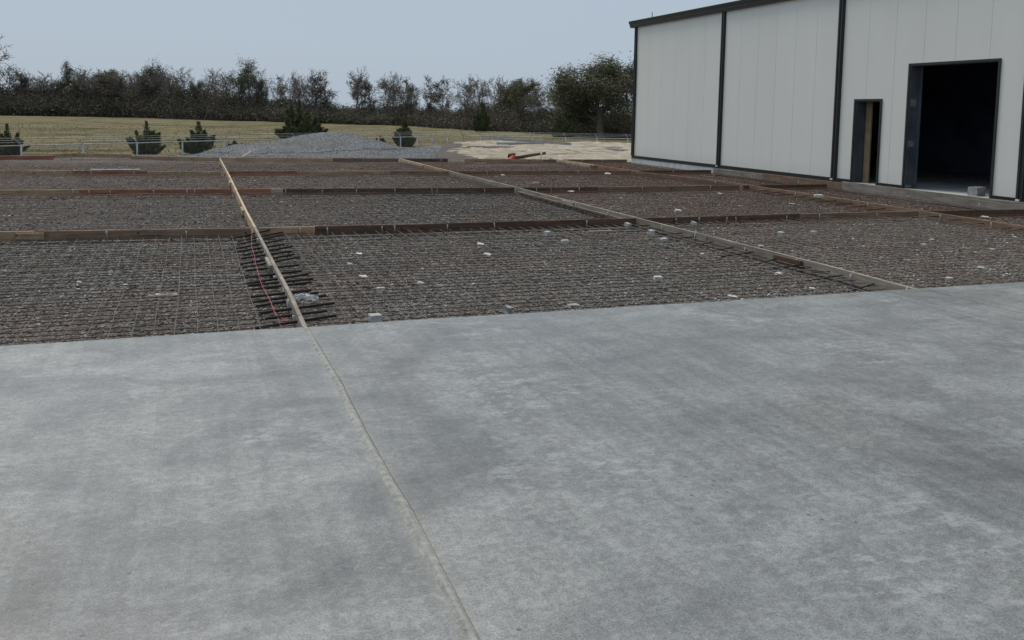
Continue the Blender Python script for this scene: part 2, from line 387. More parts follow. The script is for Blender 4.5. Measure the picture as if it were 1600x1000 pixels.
# loose crushed stone spread behind the forms, and the bare sand to the right of it
def sheet(name, poly_fn, x0, x1, y0, y1, nx, ny, zfn, mat):
    X, Y, F = grid(x0, x1, y0, y1, nx, ny); Z = zfn(X, Y)
    keep = poly_fn(X, Y).ravel()[F].any(1); F = F[keep]
    used = np.unique(F); rm = -np.ones(X.size, int); rm[used] = np.arange(len(used))
    V = np.stack([X, Y, Z], -1).reshape(-1, 3)[used]
    return link(name, fast(name, V, rm[F], mat, True), kind='structure')
def sand_in(x, y): return x - (.262*y + .55*fbm(x, y, 21, .5, 3))
def sand_z(x, y):
    t = smooth01(sand_in(x, y)/2.5)
    rid = .05*smooth01((y-46)/6)*np.clip(fbm(x, y, 25, .6, 3), 0, 1)
    base = pad_z(x, y)
    return base - .05 + t*(.075 + rid + .05*fbm(x, y, 22, .9, 4) + .08*np.abs(fbm(x, y, 23, 2.6, 3))-.02)
sheet('sand_ground', lambda x, y: sand_in(x, y) > 0, 6, 48, 31.7, 64, 230, 230, sand_z, MT['sand'])
PC = g(520, 236, GZ); PC = Vector((PC.x, 43.5, GZ))
PC.x = g(520, 208, 0.5).x*43.5/g(520, 208, 0.5).y
def pile_h(x, y):
    dx = (x-PC.x); dy = (y-PC.y)
    dx = np.where(dx < 0, dx/1.15, dx/1.0)
    r = np.sqrt((dx/3.5)**2 + (dy/3.2)**2) + .09*fbm(x, y, 31, .9, 3)
    h = .80*np.clip(1-r, 0, 1)**.85
    r2 = np.sqrt(((x-PC.x+3.6)/4.8)**2 + ((y-PC.y+1.2)/3.6)**2) + .1*fbm(x, y, 33, .8, 3)
    h = np.maximum(h, .24*np.clip(1-r2, 0, 1)**.8)
    return h + (.035*fbm(x, y, 32, 3, 3))*(h > 0.02)
def spread_in(x, y): return np.minimum(np.minimum(x+1.2-.7*fbm(x, y, 41, .5, 3), .285*y+.5*fbm(x, y, 42, .6, 3)-x), np.minimum(y-32.3, 49.0-y))
def spread_z(x, y):
    return pad_z(x, y) - .05 + .075*smooth01(spread_in(x, y)/1.2) + .02*fbm(x, y, 43, 2.5, 3)*smooth01(spread_in(x, y)/1.2)
sheet('crushed_stone_ground', lambda x, y: spread_in(x, y) > 0, -4, 16, 32.0, 50, 150, 120, spread_z, MT['pile'])
def strip_in(x, y): return np.minimum(np.minimum(x-8.6, 13.0-x), np.minimum(y-29.4, 31.15-y)) + .25*fbm(x, y, 45, 1.3, 3)
sheet('crushed_stone_patch', lambda x, y: strip_in(x, y) > 0, 8, 13.1, 29, 31.25, 70, 40, lambda x, y: pad_z(x, y)-.04+.075*smooth01(strip_in(x, y)/.5), MT['pile'])
X, Y, F = grid(PC.x-9.5, PC.x+5.5, PC.y-5.5, PC.y+5, 130, 90); h = pile_h(X, Y)
V = np.stack([X-PC.x, Y-PC.y, np.where(h > .03, spread_z(X, Y)+h, spread_z(X, Y)-.12)-GZ], -1).reshape(-1, 3)
keep = (h > .03).ravel()[F].any(1); F = F[keep]
pile = link('gravel_pile', None, None, tuple(PC), label='heap of blue grey crushed stone behind the forms in front of the fence', category='gravel pile')
used = np.unique(F); rm = -np.ones(X.size, int); rm[used] = np.arange(len(used))
link('heap', fast('heap', V[used], rm[F], MT['pile'], True), pile)

# loose stones: small flattened octahedra, each an island with its own tint
OCT_F = np.array([(0,2,4),(2,1,4),(1,3,4),(3,0,4),(2,0,5),(1,2,5),(3,1,5),(0,3,5)])
def stones(P, size):
    n = len(P); base = np.array([(1,0,0),(-1,0,0),(0,1,0),(0,-1,0),(0,0,1),(0,0,-1)], float)
    V = np.repeat(base[None], n, 0)*rng.uniform(.55, 1.25, (n, 6, 1)) + rng.uniform(-.25, .25, (n, 6, 3))
    V *= np.stack([rng.uniform(.7, 1.3, n), rng.uniform(.6, 1.1, n), rng.uniform(.35, .75, n)], -1)[:, None]
    a = rng.uniform(0, 2*np.pi, n); c, s = np.cos(a), np.sin(a)
    x = V[..., 0]*c[:, None]-V[..., 1]*s[:, None]; y = V[..., 0]*s[:, None]+V[..., 1]*c[:, None]
    tl = rng.uniform(-.5, .5, n)[:, None]
    V = np.stack([x, y, V[..., 2] + x*tl], -1)*size[:, None, None] + P[:, None]
    F = (OCT_F[None] + 6*np.arange(n)[:, None, None]).reshape(-1, 3)
    return V.reshape(-1, 3), F
def scatter(y0, y1, dens, s0, s1):
    xa, xb = -.19*y1-2.5, min(15.7, 1.2*y1+2.5)
    n = int((xb-xa)*(y1-y0)*dens); y = rng.uniform(y0, y1, n); x = rng.uniform(xa, xb, n)
    k = (x > -.19*y-2) & (x < 1.2*y+2); x, y = x[k], y[k]
    s = s0 + (s1-s0)*rng.random(len(x))**2.5
    return np.stack([x, y, np.full(len(x), GZ-.035+.0)+s*.35], -1), s
PP, SS = [], []
for y0, y1, d, s0, s1 in ((7.25, 9.3, 1700, .005, .024), (9.3, 13.4, 900, .007, .027), (13.6, 19.4, 270, .011, .034), (19.6, 25.0, 70, .02, .05), (25.2, 31.2, 35, .025, .06)):
    p, s = scatter(y0, y1, d, s0, s1); PP.append(p); SS.append(s)
V, F = stones(np.concatenate(PP), np.concatenate(SS))
link('gravel', fast('gravel', V, F, MT['stones']), kind='stuff', label='loose grey gravel under the wire mesh', category='gravel')
n = 16000
px = rng.uniform(-4, 12, n); py = rng.uniform(32.8, 48, n); k = spread_in(px, py) > .2; px, py = px[k], py[k]
V, F = stones(np.stack([px, py, spread_z(px, py)+np.maximum(pile_h(px, py), 0)+.005], -1), rng.uniform(.012, .032, len(px)))
link('crushed_stone', fast('crushed_stone', V, F, MT['pstones']), kind='stuff', label='loose blue grey crushed stone', category='gravel')

# ------------------------------------------------------------------ concrete pavement (top at z = 0)
AX, BX, CX = 0.86, 7.13, 13.2
T0, T1, T2, T3, T4 = 7.21, 13.5, 19.5, 25.1, 31.3
pav = link('concrete_pavement', None, None, (0, 0, 0), kind='structure')
def slab_panel(x0, x1):
    mb = MB(); n = 220
    xs = np.linspace(x0, x1, n); je = .010*fbm(xs, xs*0, 51, 3.0, 5)
    vs = [(x, -9, 0) for x in xs] + [(x, T0+j, 0) for x, j in zip(xs, je)] + [(x, T0+j+.006, -.012) for x, j in zip(xs, je)] + [(x, T0+j+.004, -.17) for x, j in zip(xs, je)]
    fs = []
    for r_ in range(3):
        for q in range(n-1): fs.append((r_*n+q, r_*n+q+1, (r_+1)*n+q+1, (r_+1)*n+q))
    b0 = len(vs); vs += [(x0, -9, -.17), (x1, -9, -.17)]
    fs += [(0, n, 2*n, 3*n, b0), (n-1, b0+1, 4*n-1, 3*n-1, 2*n-1)]
    mb.add(vs, fs); part('slab_panel', mb, MT['slab'], pav)
slab_panel(-14, AX-.002); slab_panel(AX+.002, BX-.004); slab_panel(BX+.004, 22)
# hardened slurry squeezed out along the construction joint
jp = [g(u, v) for u, v in ((478, 513), (503, 556), (530, 601), (566, 676), (603, 742), (642, 812), (690, 906), (741, 1003))]
jx = [p.x for p in jp]; jy = [p.y for p in jp]
ys = np.linspace(7.19, -1.0, 420); mb = MB(); vs = []
r1 = np.random.default_rng(3)
wl = .026 + .007*fbm(ys, ys*0, 61, 5, 4) + .0025*r1.normal(size=len(ys)); wr = .025 + .006*fbm(ys, ys*0, 62, 3, 4) + .0008*r1.normal(size=len(ys))
hh = .012 + .004*fbm(ys, ys*0, 63, 7, 3)
for y, a, b_, h_ in zip(ys, wl, wr, hh):
    cx = np.interp(y, jy[::-1], jx[::-1]); a = max(a, .007); b_ = max(b_, .007); h_ = max(h_, .003)
    vs += [(cx-a, y, -.001), (cx-a*.4, y, h_), (cx+b_*.3, y, h_*.8), (cx+b_, y, -.001)]
fs = [(i*4+j, i*4+j+1, i*4+j+5, i*4+j+4) for i in range(len(ys)-1) for j in range(3)]
mb.add(vs, fs); part('joint_mortar', mb, MT['joint'], pav)
mb = MB(); vs = []                                     # flat dark strip, painted shade along the mortar's right edge
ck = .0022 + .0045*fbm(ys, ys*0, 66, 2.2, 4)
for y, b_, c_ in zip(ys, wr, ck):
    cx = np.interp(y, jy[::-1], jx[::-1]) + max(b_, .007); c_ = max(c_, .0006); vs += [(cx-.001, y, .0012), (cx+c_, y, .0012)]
mb.add(vs, [(i*2, i*2+1, i*2+3, i*2+2) for i in range(len(ys)-1)]); part('joint_edge_shade', mb, MT['edge_shade'], pav)

# ------------------------------------------------------------------ welded wire mesh, one sheet per bay
XC = [-6.0, AX, BX, CX, 15.75]; YC = [T0, T1, T2, T3, T4]
bayname = [['left of the stringed form', 'between the stringed form and the grey rail', 'right of the grey rail', 'beside the building'],
           ]
col_txt = ['of the leftmost column', 'of the second column from left', 'of the third column from left', 'of the column along the building']
row_txt = ['nearest the concrete', 'second bay from the concrete', 'third bay from the concrete', 'farthest bay']
def wire(p0, p1, r, amp, nseg, rr):
    p0 = Vector(p0); p1 = Vector(p1); pts = []
    for i in range(nseg+1):
        t = i/nseg; p = p0.lerp(p1, t); p = p + Vector((rr.gauss(0, amp), rr.gauss(0, amp), rr.gauss(0, amp*.8))); pts.append(p)
    return pts
rr = random.Random(5)
for ci in range(4):
    for ri in range(4):
        x0, x1, y0, y1 = XC[ci]+.05, XC[ci+1]-.05, YC[ri]+.04, YC[ri+1]-.05
        if ri == 0 and ci == 3: pass
        near = (ri == 0 and ci < 3)
        mname = 'wire' if (ri == 0 and ci < 2) else ('wire_rust' if ci > 1 else ('wire_mid' if ri > 1 else 'wire'))
        t = thing('wire_mesh', ('rusty' if mname == 'wire_rust' else 'brown')+' wire mesh '+col_txt[ci]+', '+row_txt[ri], 'wire mesh', ((x0+x1)/2, (y0+y1)/2, GZ), 'wire mesh sheets in the bays')
        sp = .165; r = .0037 if ri == 0 else .0040
        zt, zl = -.080, -.074
        xs = np.arange(x0+.03, x1, sp); yy = np.arange(y0+.03, y1, sp)
        allT, allL = MB(), MB()
        for y in yy:
            pts = wire((x0, y, zt), (x1, y, zt), r, .006, 9, rr)
            if near:
                mb = MB(); mb.tube(pts, r, 4, False); part('cross_wire', mb, MT[mname], t)
            else: allT.tube(pts, r, 3, False)
        for x in xs:
            pts = wire((x, y0, zl), (x, y1-.16, zl), r, .006, 9, rr)
            if near:
                mb = MB(); mb.tube(pts, r, 4, False); part('lengthwise_wire', mb, MT['wire_l' if ri == 0 else mname], t)
            else: allL.tube(pts, r*.85, 3, False)
        if not near:
            part('cross_wires', allT, MT[mname], t, kind='stuff'); part('lengthwise_wires', allL, MT[mname], t, kind='stuff')

# ------------------------------------------------------------------ board forms
BH, BT = .140, .038
def formwork(label, pts, boards, loc, stakes=(), side=-1, h=BH, cleats=()):
    """pts: polyline (x,y); boards: (s0,s1,material,dz) along the polyline as fractions of world axis value"""
    t = thing('board_formwork', label, 'formwork', loc)
    alongx = abs(pts[-1][0]-pts[0][0]) > abs(pts[-1][1]-pts[0][1])
    a = [p[0] if alongx else p[1] for p in pts]; b_ = [p[1] if alongx else p[0] for p in pts]
    def P(s, z): w = float(np.interp(s, a, b_)); return Vector((s, w, z)) if alongx else Vector((w, s, z))
    for (s0, s1, mt, dz) in boards:
        inner = [s for s in a if s0+.05 < s < s1-.05]; ss = [s0+.003]+inner+[s1-.003]
        # one plank following the run, its own local axes so the grain runs along it
        org = P(s0, dz); ang = math.atan2((P(s1, 0)-P(s0, 0)).y, (P(s1, 0)-P(s0, 0)).x)
        mb = MB(); vs = []; e = .004
        for s in ss:
            tz = dz + rr.uniform(-.003, .003)
            c = P(s, 0); d = (P(min(s+.3, s1), 0)-P(max(s-.3, s0), 0)).normalized(); nrm = Vector((-d.y, d.x, 0))
            for k_, z in ((-1, -h), (-1, -e), (-1+2*e/BT, 0), (1-2*e/BT, 0), (1, -e), (1, -h)):
                w = c + nrm*(BT/2*k_); w.z = tz + z; vs.append(w)
        fs = [(i*6+j, i*6+(j+1) % 6, (i+1)*6+(j+1) % 6, (i+1)*6+j) for i in range(len(ss)-1) for j in range(6)]
        fs += [(5, 4, 3, 2, 1, 0), tuple(range((len(ss)-1)*6, len(ss)*6))]
        R_ = Matrix.Rotation(-ang, 3, 'Z'); vs = [R_ @ (v-org) for v in vs]
        mb.add(vs, fs); me = mb.mesh('board', MT[mt])
        o = link('board', me, t, tuple(org-Vector(t.location))); o.rotation_euler.z = ang
    for s in stakes:
        p = P(s, 0); d = (P(s+.2, 0)-P(s-.2, 0)).normalized(); nrm = Vector((-d.y, d.x, 0))*side
        q = p + nrm*(BT/2+.014); mb = MB(); le = rr.uniform(-.02, .02); tp = rr.uniform(-.03, -.005)
        mb.tube([(q.x, q.y, GZ-.1), (q.x+le*.5, q.y+le*.3, -.07), (q.x+le, q.y+le*.4, tp)], .0105, 6); part('stake', mb, MT['stake'], t, True)
    for (s, mt, ln) in cleats:
        p = P(s, 0); q = P(s+ln, 0); d = (q-p).normalized(); nrm = Vector((-d.y, d.x, 0))*side
        mb = MB(); off = nrm*(BT/2+.021); mb.bar(p+off+Vector((0, 0, -.065)), q+off+Vector((0, 0, -.065)), .038, .09); part('cleat', mb, MT[mt], t)
    return t
def sx(u, v, z=0): return g(u, v, z).x
# A: lengthwise form with the string, continues the slab joint
A_pts = [(g(u, v).x, g(u, v).y) for u, v in ((478, 513), (452, 456), (429, 413), (399, 356), (385, 330), (371, 301), (357, 272), (344, 248))]
A_pts[0] = (A_pts[0][0], T0+.012)
formwork('long timber form running away from the slab joint with pink string beside it', A_pts,
         [(T0+.012, 10.6, 'w_grey', 0), (10.6, T1-.02, 'w_grey', -.002), (T1-.02, 16.3, 'w_blond', .004), (16.3, T2, 'w_blond', .001), (T2, 25.4, 'w_blond', .005), (25.4, 32.1, 'w_blond', .003)],
         (AX, T0, GZ), [7.75, 8.3, 8.95, 9.7, 10.5, 11.4, 12.5, 15.2, 17.2, 19.8, 22.4, 25.9], side=1, cleats=((10.3, 'w_grey', .6), (16.0, 'w_blond', .6), (22.1, 'w_blond', .5)))
# B: second lengthwise form
B_pts = [(g(u, v).x, g(u, v).y) for u, v in ((1434, 451.5), (1280, 411), (1150, 379), (1003, 342), (905, 317), (812, 293.5), (700, 266.5), (630, 249))]
B_pts[0] = (B_pts[0][0], T0+.012)
formwork('long grey timber form reaching the concrete edge right of the middle', B_pts,
         [(T0+.012, 9.4, 'w_grey', 0), (9.4, T1, 'w_grey', .002), (T1, 16.6, 'w_grey', .003), (16.6, T2+.1, 'w_grey', .0), (T2+.1, T3, 'w_grey', .004), (T3, 28.6, 'w_tan', .006), (28.6, 31.9, 'w_blond', .006)],
         (BX, T0, GZ), [7.32, 8.2, 9.2, 10.3, 11.6, 12.6, 14.6, 16.1, 17.7, 21.5, 26.5], side=1, cleats=((9.1, 'w_dark', .55), (16.2, 'w_grey', .6), (28.3, 'w_tan', .5)))
# keyway rail along the near-middle stretch of B: a second, lower rail with blocks
kt = thing('keyway_rail', 'notched pale rail fixed low along the grey form beyond the second crossing', 'formwork', (BX, T1, GZ))
mb = MB(); mb.bar((BX-.045, T1+.15, -.085), (BX-.03, T2-.1, -.085), .03, .03); part('rail', mb, MT['w_grey'], kt)
for k_ in range(18):
    y = T1+.3+k_*.31; mb = MB(); mb.box((BX-.075, y, -.135), (BX-.03, y+.14, -.10)); part('block', mb, MT['w_dark'], kt)
# C
C_pts = [(g(u, v).x, g(u, v).y) for u, v in ((1625, 357), (1447, 330), (1330, 312.5), (1252, 301), (1130, 283), (991, 267), (877, 250))]
formwork('brown timber form running along in front of the building doors', C_pts,
         [(C_pts[0][1], T1-.2, 'w_brown', 0), (T1-.2, 17.0, 'w_brown', .002), (17.0, T2, 'w_brown', .0), (T2, T3, 'w_brown', .0), (T3, 27.9, 'w_red', .006), (27.9, 31.3, 'w_blond', .008)],
         (CX, T1, GZ), [11.8, 13.0, 15.0, 17.5, 21, 28], side=1, cleats=((27.6, 'w_dark', .5),))
# crossing forms
def poly(uvs): return [(g(u, v).x, g(u, v).y) for u, v in uvs]
T1p = [(-7.5, 14.05)]+poly(((0, 362), (160, 359.5), (390, 356), (640, 350), (900, 343.4), (1060, 339), (1250, 334), (1447, 329), (1600, 327)))
formwork('nearest crossing timber form, tan at the left and dark along the middle', T1p,
         [(-7.5, sx(55, 361), 'w_tan', 0), (sx(55, 361), sx(230, 359), 'w_brown', .0), (sx(230, 359), .80, 'w_brown', -.002), (.92, sx(492, 353.5), 'w_tan', -.002), (sx(492, 353.5), sx(700, 348.5), 'w_dark', 0), (sx(700, 348.5), BX-.06, 'w_dark', .003), (BX+.06, 10.4, 'w_dark', .003), (10.4, CX-.06, 'w_brown', .0), (CX+.06, 15.8, 'w_dark', 0)],
         (AX, T1, GZ), [sx(u, 356) for u in (5, 63, 171, 292, 471, 515, 605, 626, 714, 797, 961, 1130, 1172, 1226, 1245, 1345, 1412, 1530)], side=-1, cleats=((sx(25, 362), 'w_tan', .35),))
T2p = [(-8.0, 20.9)]+poly(((0, 296.8), (365, 295.2), (560, 294.2), (810, 293), (932, 292.2), (1135, 289.4), (1316, 287.2)))
T2p[-1] = (15.85, T2p[-1][1])
formwork('second crossing timber form, red left of the blond board and black right of it', T2p,
         [(-8, sx(125, 296), 'w_tan', 0), (sx(125, 296), .80, 'w_red', .002), (.92, sx(424, 295), 'w_red', 0), (sx(424, 295), sx(442, 295), 'w_blond', -.002), (sx(442, 295), sx(650, 294), 'w_dark', 0), (sx(650, 294), BX-.06, 'w_dark', .002), (BX+.06, sx(932, 292), 'w_dark', 0), (sx(932, 292), CX-.06, 'w_brown', .0), (CX+.06, 15.84, 'w_dark', 0)],
         (AX, T2, GZ), [sx(u, 296) for u in (116, 140, 173, 241, 293, 304, 447, 505, 560, 622, 682, 690, 767, 852, 875, 922, 1030, 1150)], side=-1)
T3p = [(-9, 27.2)]+poly(((0, 265.8), (140, 266.8), (349, 267.4), (610, 266.8), (698, 267.4), (991, 266.2), (1121, 265.4)))
T3p[-1] = (15.85, T3p[-1][1])
formwork('third crossing timber form, red and tan, ending at the first building pilaster', T3p,
         [(-9, sx(115, 266), 'w_tan', 0), (sx(115, 266), sx(230, 267), 'w_red', .0), (sx(230, 267), sx(345, 267), 'w_tan', -.01), (.95, sx(468, 267), 'w_red', 0), (sx(468, 267), sx(610, 267), 'w_tan', 0), (sx(610, 267), BX-.06, 'w_brown', 0), (BX+.06, 10.5, 'w_brown', .006), (10.5, CX-.05, 'w_brown', 0), (CX+.05, 15.84, 'w_dark', 0)],
         (AX, T3, GZ), [sx(u, 267) for u in (5, 48, 85, 142, 210, 281, 327, 465, 600, 760, 905, 1000, 1060)], side=-1)
T4p = [(-10, 35.2)]+poly(((0, 243.7), (85, 243), (115, 241.5), (200, 243), (343, 246), (628, 247.5), (880, 249), (985, 249.2)))
T4p[-1] = (15.9, T4p[-1][1])
formwork('farthest crossing timber form below the fence and gravel heap', T4p,
         [(-10, sx(84, 243), 'w_red', .0), (sx(84, 243), sx(205, 243), 'w_tan', .05), (sx(205, 243), sx(343, 246), 'w_tan', .0), (.95, sx(520, 247), 'w_tan', .0), (sx(520, 247), BX-.05, 'w_brown', 0), (BX+.05, sx(700, 248), 'w_dark', 0), (sx(725, 248), sx(850, 249), 'w_tan', 0), (sx(850, 249), CX-.05, 'w_brown', .0), (CX+.05, 15.88, 'w_brown', .0)],
         (AX, T4, GZ), [sx(u, 246) for u in (100, 185, 402, 445, 487, 563, 680, 740, 887, 917)], side=-1)
# form board left in place along the building's own slab
D_b = [(8.0, 11.6, 'w_grey', .11), (11.6, 15.3, 'w_grey', .11), (15.3, 17.2, 'w_grey', .11), (17.2, 18.95, 'w_grey', .112), (18.95, 22.4, 'w_brown', .075), (22.4, 25.1, 'w_grey', .06)]
formwork('grey timber form left along the foot of the building wall', [(15.90, 8.0), (15.90, 18.9), (15.93, 25.1)], D_b, (15.9, 16, GZ), [9.6, 12.4, 14.6, 16.6, 20.7, 23.6], side=1, h=.19)

# ------------------------------------------------------------------ dowel bars through the forms
def dowel(p, q, label, group, r=.0135):
    mb = MB(); c = (Vector(p)+Vector(q))/2
    mb.tube([p, q], r, 6); single('dowel_bar', mb, MT['dowel'], label, 'dowel bar', tuple(c), group)
RE = [(440,97),(510,125),(515,147),(515,190),(525,230),(595,250),(590,290),(610,318),(655,342),(655,410),(675,462),(730,490),(775,530),(760,560),(760,628),(815,650),(885,675),(960,740),(895,808),(975,848)]
LE = [(60,183),(120,205),(115,232),(100,270),(95,300),(165,325),(150,355),(140,405),(160,435),(190,460),(175,522),(180,575),(210,590),(240,625),(225,690),(230,737),(275,770),(305,830),(355,878),(270,960)]
cnt = len(RE)
for i_, (a, b_) in enumerate(zip(RE, LE)):
    q = g(350+a[0]/5.554, 340+a[1]/5.554, -.030); p = g(350+b_[0]/5.554, 340+b_[1]/5.554, -.082)
    dowel(p, q, ORD[cnt-1-i_]+' black dowel from the concrete, in the form with pink string', 'dowel bars through the form with pink string')
BD = [((855,418),(710,432)),((905,432),(855,441)),((970,462),(870,471)),((1062,478),(910,493)),((1162,498),(1025,530)),((1252,527),(1120,555)),((1350,553),(1175,580)),((1470,583),(1325,625)),((1600,615),(1420,642))]
BD = [((760+a[0]/3.2, 220+a[1]/3.2), (760+b_[0]/3.2, 220+b_[1]/3.2)) for a, b_ in BD]
BD += [((1100+a[0]/3.2, 220+a[1]/3.2), (1100+b_[0]/3.2, 220+b_[1]/3.2)) for a, b_ in (((575,631),(465,633)),((642,654),(535,657)),((716,668),(520,700)),((800,688),(735,684)),((876,707),(722,754)))]
for i_, (a, b_) in enumerate(BD):
    q = g(*a, -.062); p = g(*b_, -.085)
    dowel(p, q + (q-p).normalized()*.03, ORD[len(BD)-1-i_]+' black dowel from the concrete, in the long grey form', 'dowel bars in the long grey form', .0085)
CD = [((300,480),(60,490)),((460,500),(310,485)),((640,533),(430,541)),((840,555),(650,525)),((1060,590),(770,600)),((1230,622),(1120,628)),((1440,650),(1240,682)),((1590,683),(1440,694))]
for i_, (a, b_) in enumerate(CD):
    q = g(1440+a[0]/10, 290+a[1]/10, -.055); p = g(1440+b_[0]/10, 290+b_[1]/10, -.075)
    dowel(p, q, ORD[i_]+' dark dowel from the nearest crossing towards us, form before the doors', 'dowel bars in the form before the building doors', .0085)
for i_ in range(9):
    y = T1+1.0+i_*.52; w = float(np.interp(y, [p[1] for p in C_pts], [p[0] for p in C_pts])); q = Vector((w-.02, y, -.06)); p = q+Vector((-.5+rr.uniform(-.08, .05), rr.uniform(-.18, -.02), -.02))
    dowel(p, q, ORD[i_]+' dark dowel beyond the nearest crossing, form before the building', 'dowel bars in the form before the building, second bay', .0085)
for i_, u in enumerate((380, 598, 626, 659, 690, 720, 1040, 1075, 1117, 1175, 1240)):
    p0 = g(u, 358 if u < 900 else 343, -.07); w = float(np.interp(p0.x, [p[0] for p in T1p], [p[1] for p in T1p])); q = Vector((p0.x, w-.01, -.06)); p = q + Vector((.16+rr.uniform(-.05, .1), -.24, -.03))
    dowel(p, q, ORD[i_]+' short dark dowel bar from the left in the nearest crossing form', 'short dowel bars in the nearest crossing form', .008)

# ------------------------------------------------------------------ pink string
sp_ = [(250,100),(238,170),(240,250),(262,340),(274,400),(290,460),(305,520),(325,580),(352,640),(385,690),(408,740),(425,790),(445,828),(462,850),(495,868),(545,885),(520,872),(500,880),(530,890),(480,905),(490,935),(560,948),(530,930),(500,945)]
pts = [g(350+a/5.554, 340+b_/5.554, -.035 if i < 14 else -.065) + Vector((rr.gauss(0, .002), rr.gauss(0, .004), 0)) for i, (a, b_) in enumerate(sp_)]
mb = MB(); mb.tube(pts, .0022, 4); single('string_line', mb, MT['pink'], 'pink string line sagging over the dowel bars left of the timber form', 'string', tuple(pts[5]))

# ------------------------------------------------------------------ building
WX = 16.0; FLR = .105; EZ = 5.03
YN, YF = 0.0, 31.0
bld = thing('metal_building', 'pale grey metal panel building with dark trim and two open doorways', 'building', (WX, 16, FLR))
pil = [31.0, 25.03, 19.50, 13.80, 8.1, 2.4]
PW = .20
MD = (17.84, 18.71, 2.18); OD = (14.46, 16.92, 3.0)
WT = .10
def panel(y0, y1, pieces):
    mb = MB(); g_ = .0012; y0 += g_; y1 -= g_
    for (a, b_, z0, z1) in pieces:
        a = max(a, y0); b_ = min(b_, y1); ea = .006 if a <= y0+1e-6 else 0.0; eb = .006 if b_ >= y1-1e-6 else 0.0
        if b_-a < .02: continue
        vs = [(WX, a+ea, z0), (WX, b_-eb, z0), (WX, b_-eb, z1), (WX, a+ea, z1), (WX+.006, a, z0), (WX+.006, b_, z0), (WX+.006, b_, z1), (WX+.006, a, z1), (WX+WT, a, z0), (WX+WT, b_, z0), (WX+WT, b_, z1), (WX+WT, a, z1)]
        fs = [(0, 3, 2, 1), (4, 8, 11, 7), (5, 6, 10, 9), (8, 9, 10, 11), (3, 7, 6, 2), (7, 11, 10, 6), (0, 1, 5, 4), (4, 5, 9, 8)]
        if ea: fs.append((0, 4, 7, 3))
        if eb: fs.append((1, 2, 6, 5))
        mb.add(vs, fs)
    part('wall_panel', mb, MT['panel'], bld)
PB = .175
for i_ in range(len(pil)-1):
    hi, lo = pil[i_]-PW, pil[i_+1]
    n_ = 6; w = (hi-lo)/n_
    for j in range(n_):
        a, b_ = lo+j*w, lo+(j+1)*w
        segs = [(a, b_, PB)]
        for (d0, d1, dz) in (MD, OD):
            new = []
            for (s0, s1, zb) in segs:
                if s1 <= d0 or s0 >= d1: new.append((s0, s1, zb)); continue
                if s0 < d0: new.append((s0, d0, zb))
                if s1 > d1: new.append((d1, s1, zb))
                new.append((max(s0, d0), min(s1, d1), dz))
            segs = new
        panel(a, b_, [(s[0], s[1], s[2], EZ) for s in segs])
for y in pil:
    mb = MB(); mb.box((WX-.045, y-PW, .16), (WX-.001, y, EZ)); mb.box((WX-.06, y-PW+.03, .16), (WX-.046, y-PW+.07, EZ)); mb.box((WX-.06, y-.07, .16), (WX-.046, y-.03, EZ))
    o = part('pilaster', mb, MT['trim'], bld)
    mb = MB(); mb.box((WX-.07, y-.10, .115), (WX-.012, y-.02, .155)); part('drain_tip', mb, MT['white'], o)
# base trim, broken at the doors
for (a, b_) in ((YN, OD[0]), (OD[1], MD[0]), (MD[1], YF)):
    mb = MB(); mb.box((WX-.030, a, .065), (WX-.002, b_, .152)); mb.box((WX-.040, a, .153), (WX-.003, b_, .174)); part('base_trim', mb, MT['trim'], bld)
# eave: fascia of two stepped lips
mb = MB(); prof = [(WX-.03, 5.03), (WX-.10, 5.03), (WX-.10, 5.075), (WX-.125, 5.085), (WX-.13, 5.15), (WX-.16, 5.19), (WX-.175, 5.27), (WX-.16, 5.28), (WX+.1, 5.30), (WX+.1, 5.03)]
vs = [(x, y, z) for y in (YN-.2, YF+.27) for x, z in prof]; n_ = len(prof)
mb.add(vs, [(j, (j+1) % n_, n_+(j+1) % n_, n_+j) for j in range(n_)]+[tuple(range(n_-1, -1, -1)), tuple(range(n_, 2*n_))]); part('eave_trim', mb, MT['trim'], bld)
mb = MB(); mb.add([(WX-.1, YN-.2, 5.285), (WX-.1, YF+.25, 5.285), (WX+12, YF+.25, 6.25), (WX+12, YN-.2, 6.25), (WX+24, YF+.25, 5.285), (WX+24, YN-.2, 5.285),
                   (WX-.1, YN-.2, 5.2), (WX-.1, YF+.25, 5.2), (WX+12, YF+.25, 6.15), (WX+12, YN-.2, 6.15), (WX+24, YF+.25, 5.2), (WX+24, YN-.2, 5.2)],
                  [(0, 3, 2, 1), (3, 5, 4, 2), (6, 7, 8, 9), (9, 8, 10, 11), (0, 1, 7, 6), (4, 5, 11, 10), (1, 2, 8, 7), (2, 4, 10, 8), (0, 6, 9, 3), (3, 9, 11, 5)])
part('roof', mb, MT['roof'], bld)
for y in (YN, YF-.101):
    mb = MB(); mb.add([(WX+.11, y+d, z) if k_ == 0 else (WX+23.9, y+d, z) for d in (0, .1) for k_, z in ((0, .06), (1, .06), (1, 5.2), (0, 5.2))]+[(WX+12, y, 6.14), (WX+12, y+.1, 6.14)],
                      [(0, 1, 2, 8, 3), (4, 7, 9, 6, 5), (0, 3, 7, 4), (1, 5, 6, 2)]); part('end_wall', mb, MT['inner'] if y < 5 else MT['panel'], bld)
mb = MB(); mb.box((WX+23.8, YN+.11, .06), (WX+23.9, YF-.11, 5.2)); part('back_wall', mb, MT['inner'], bld)
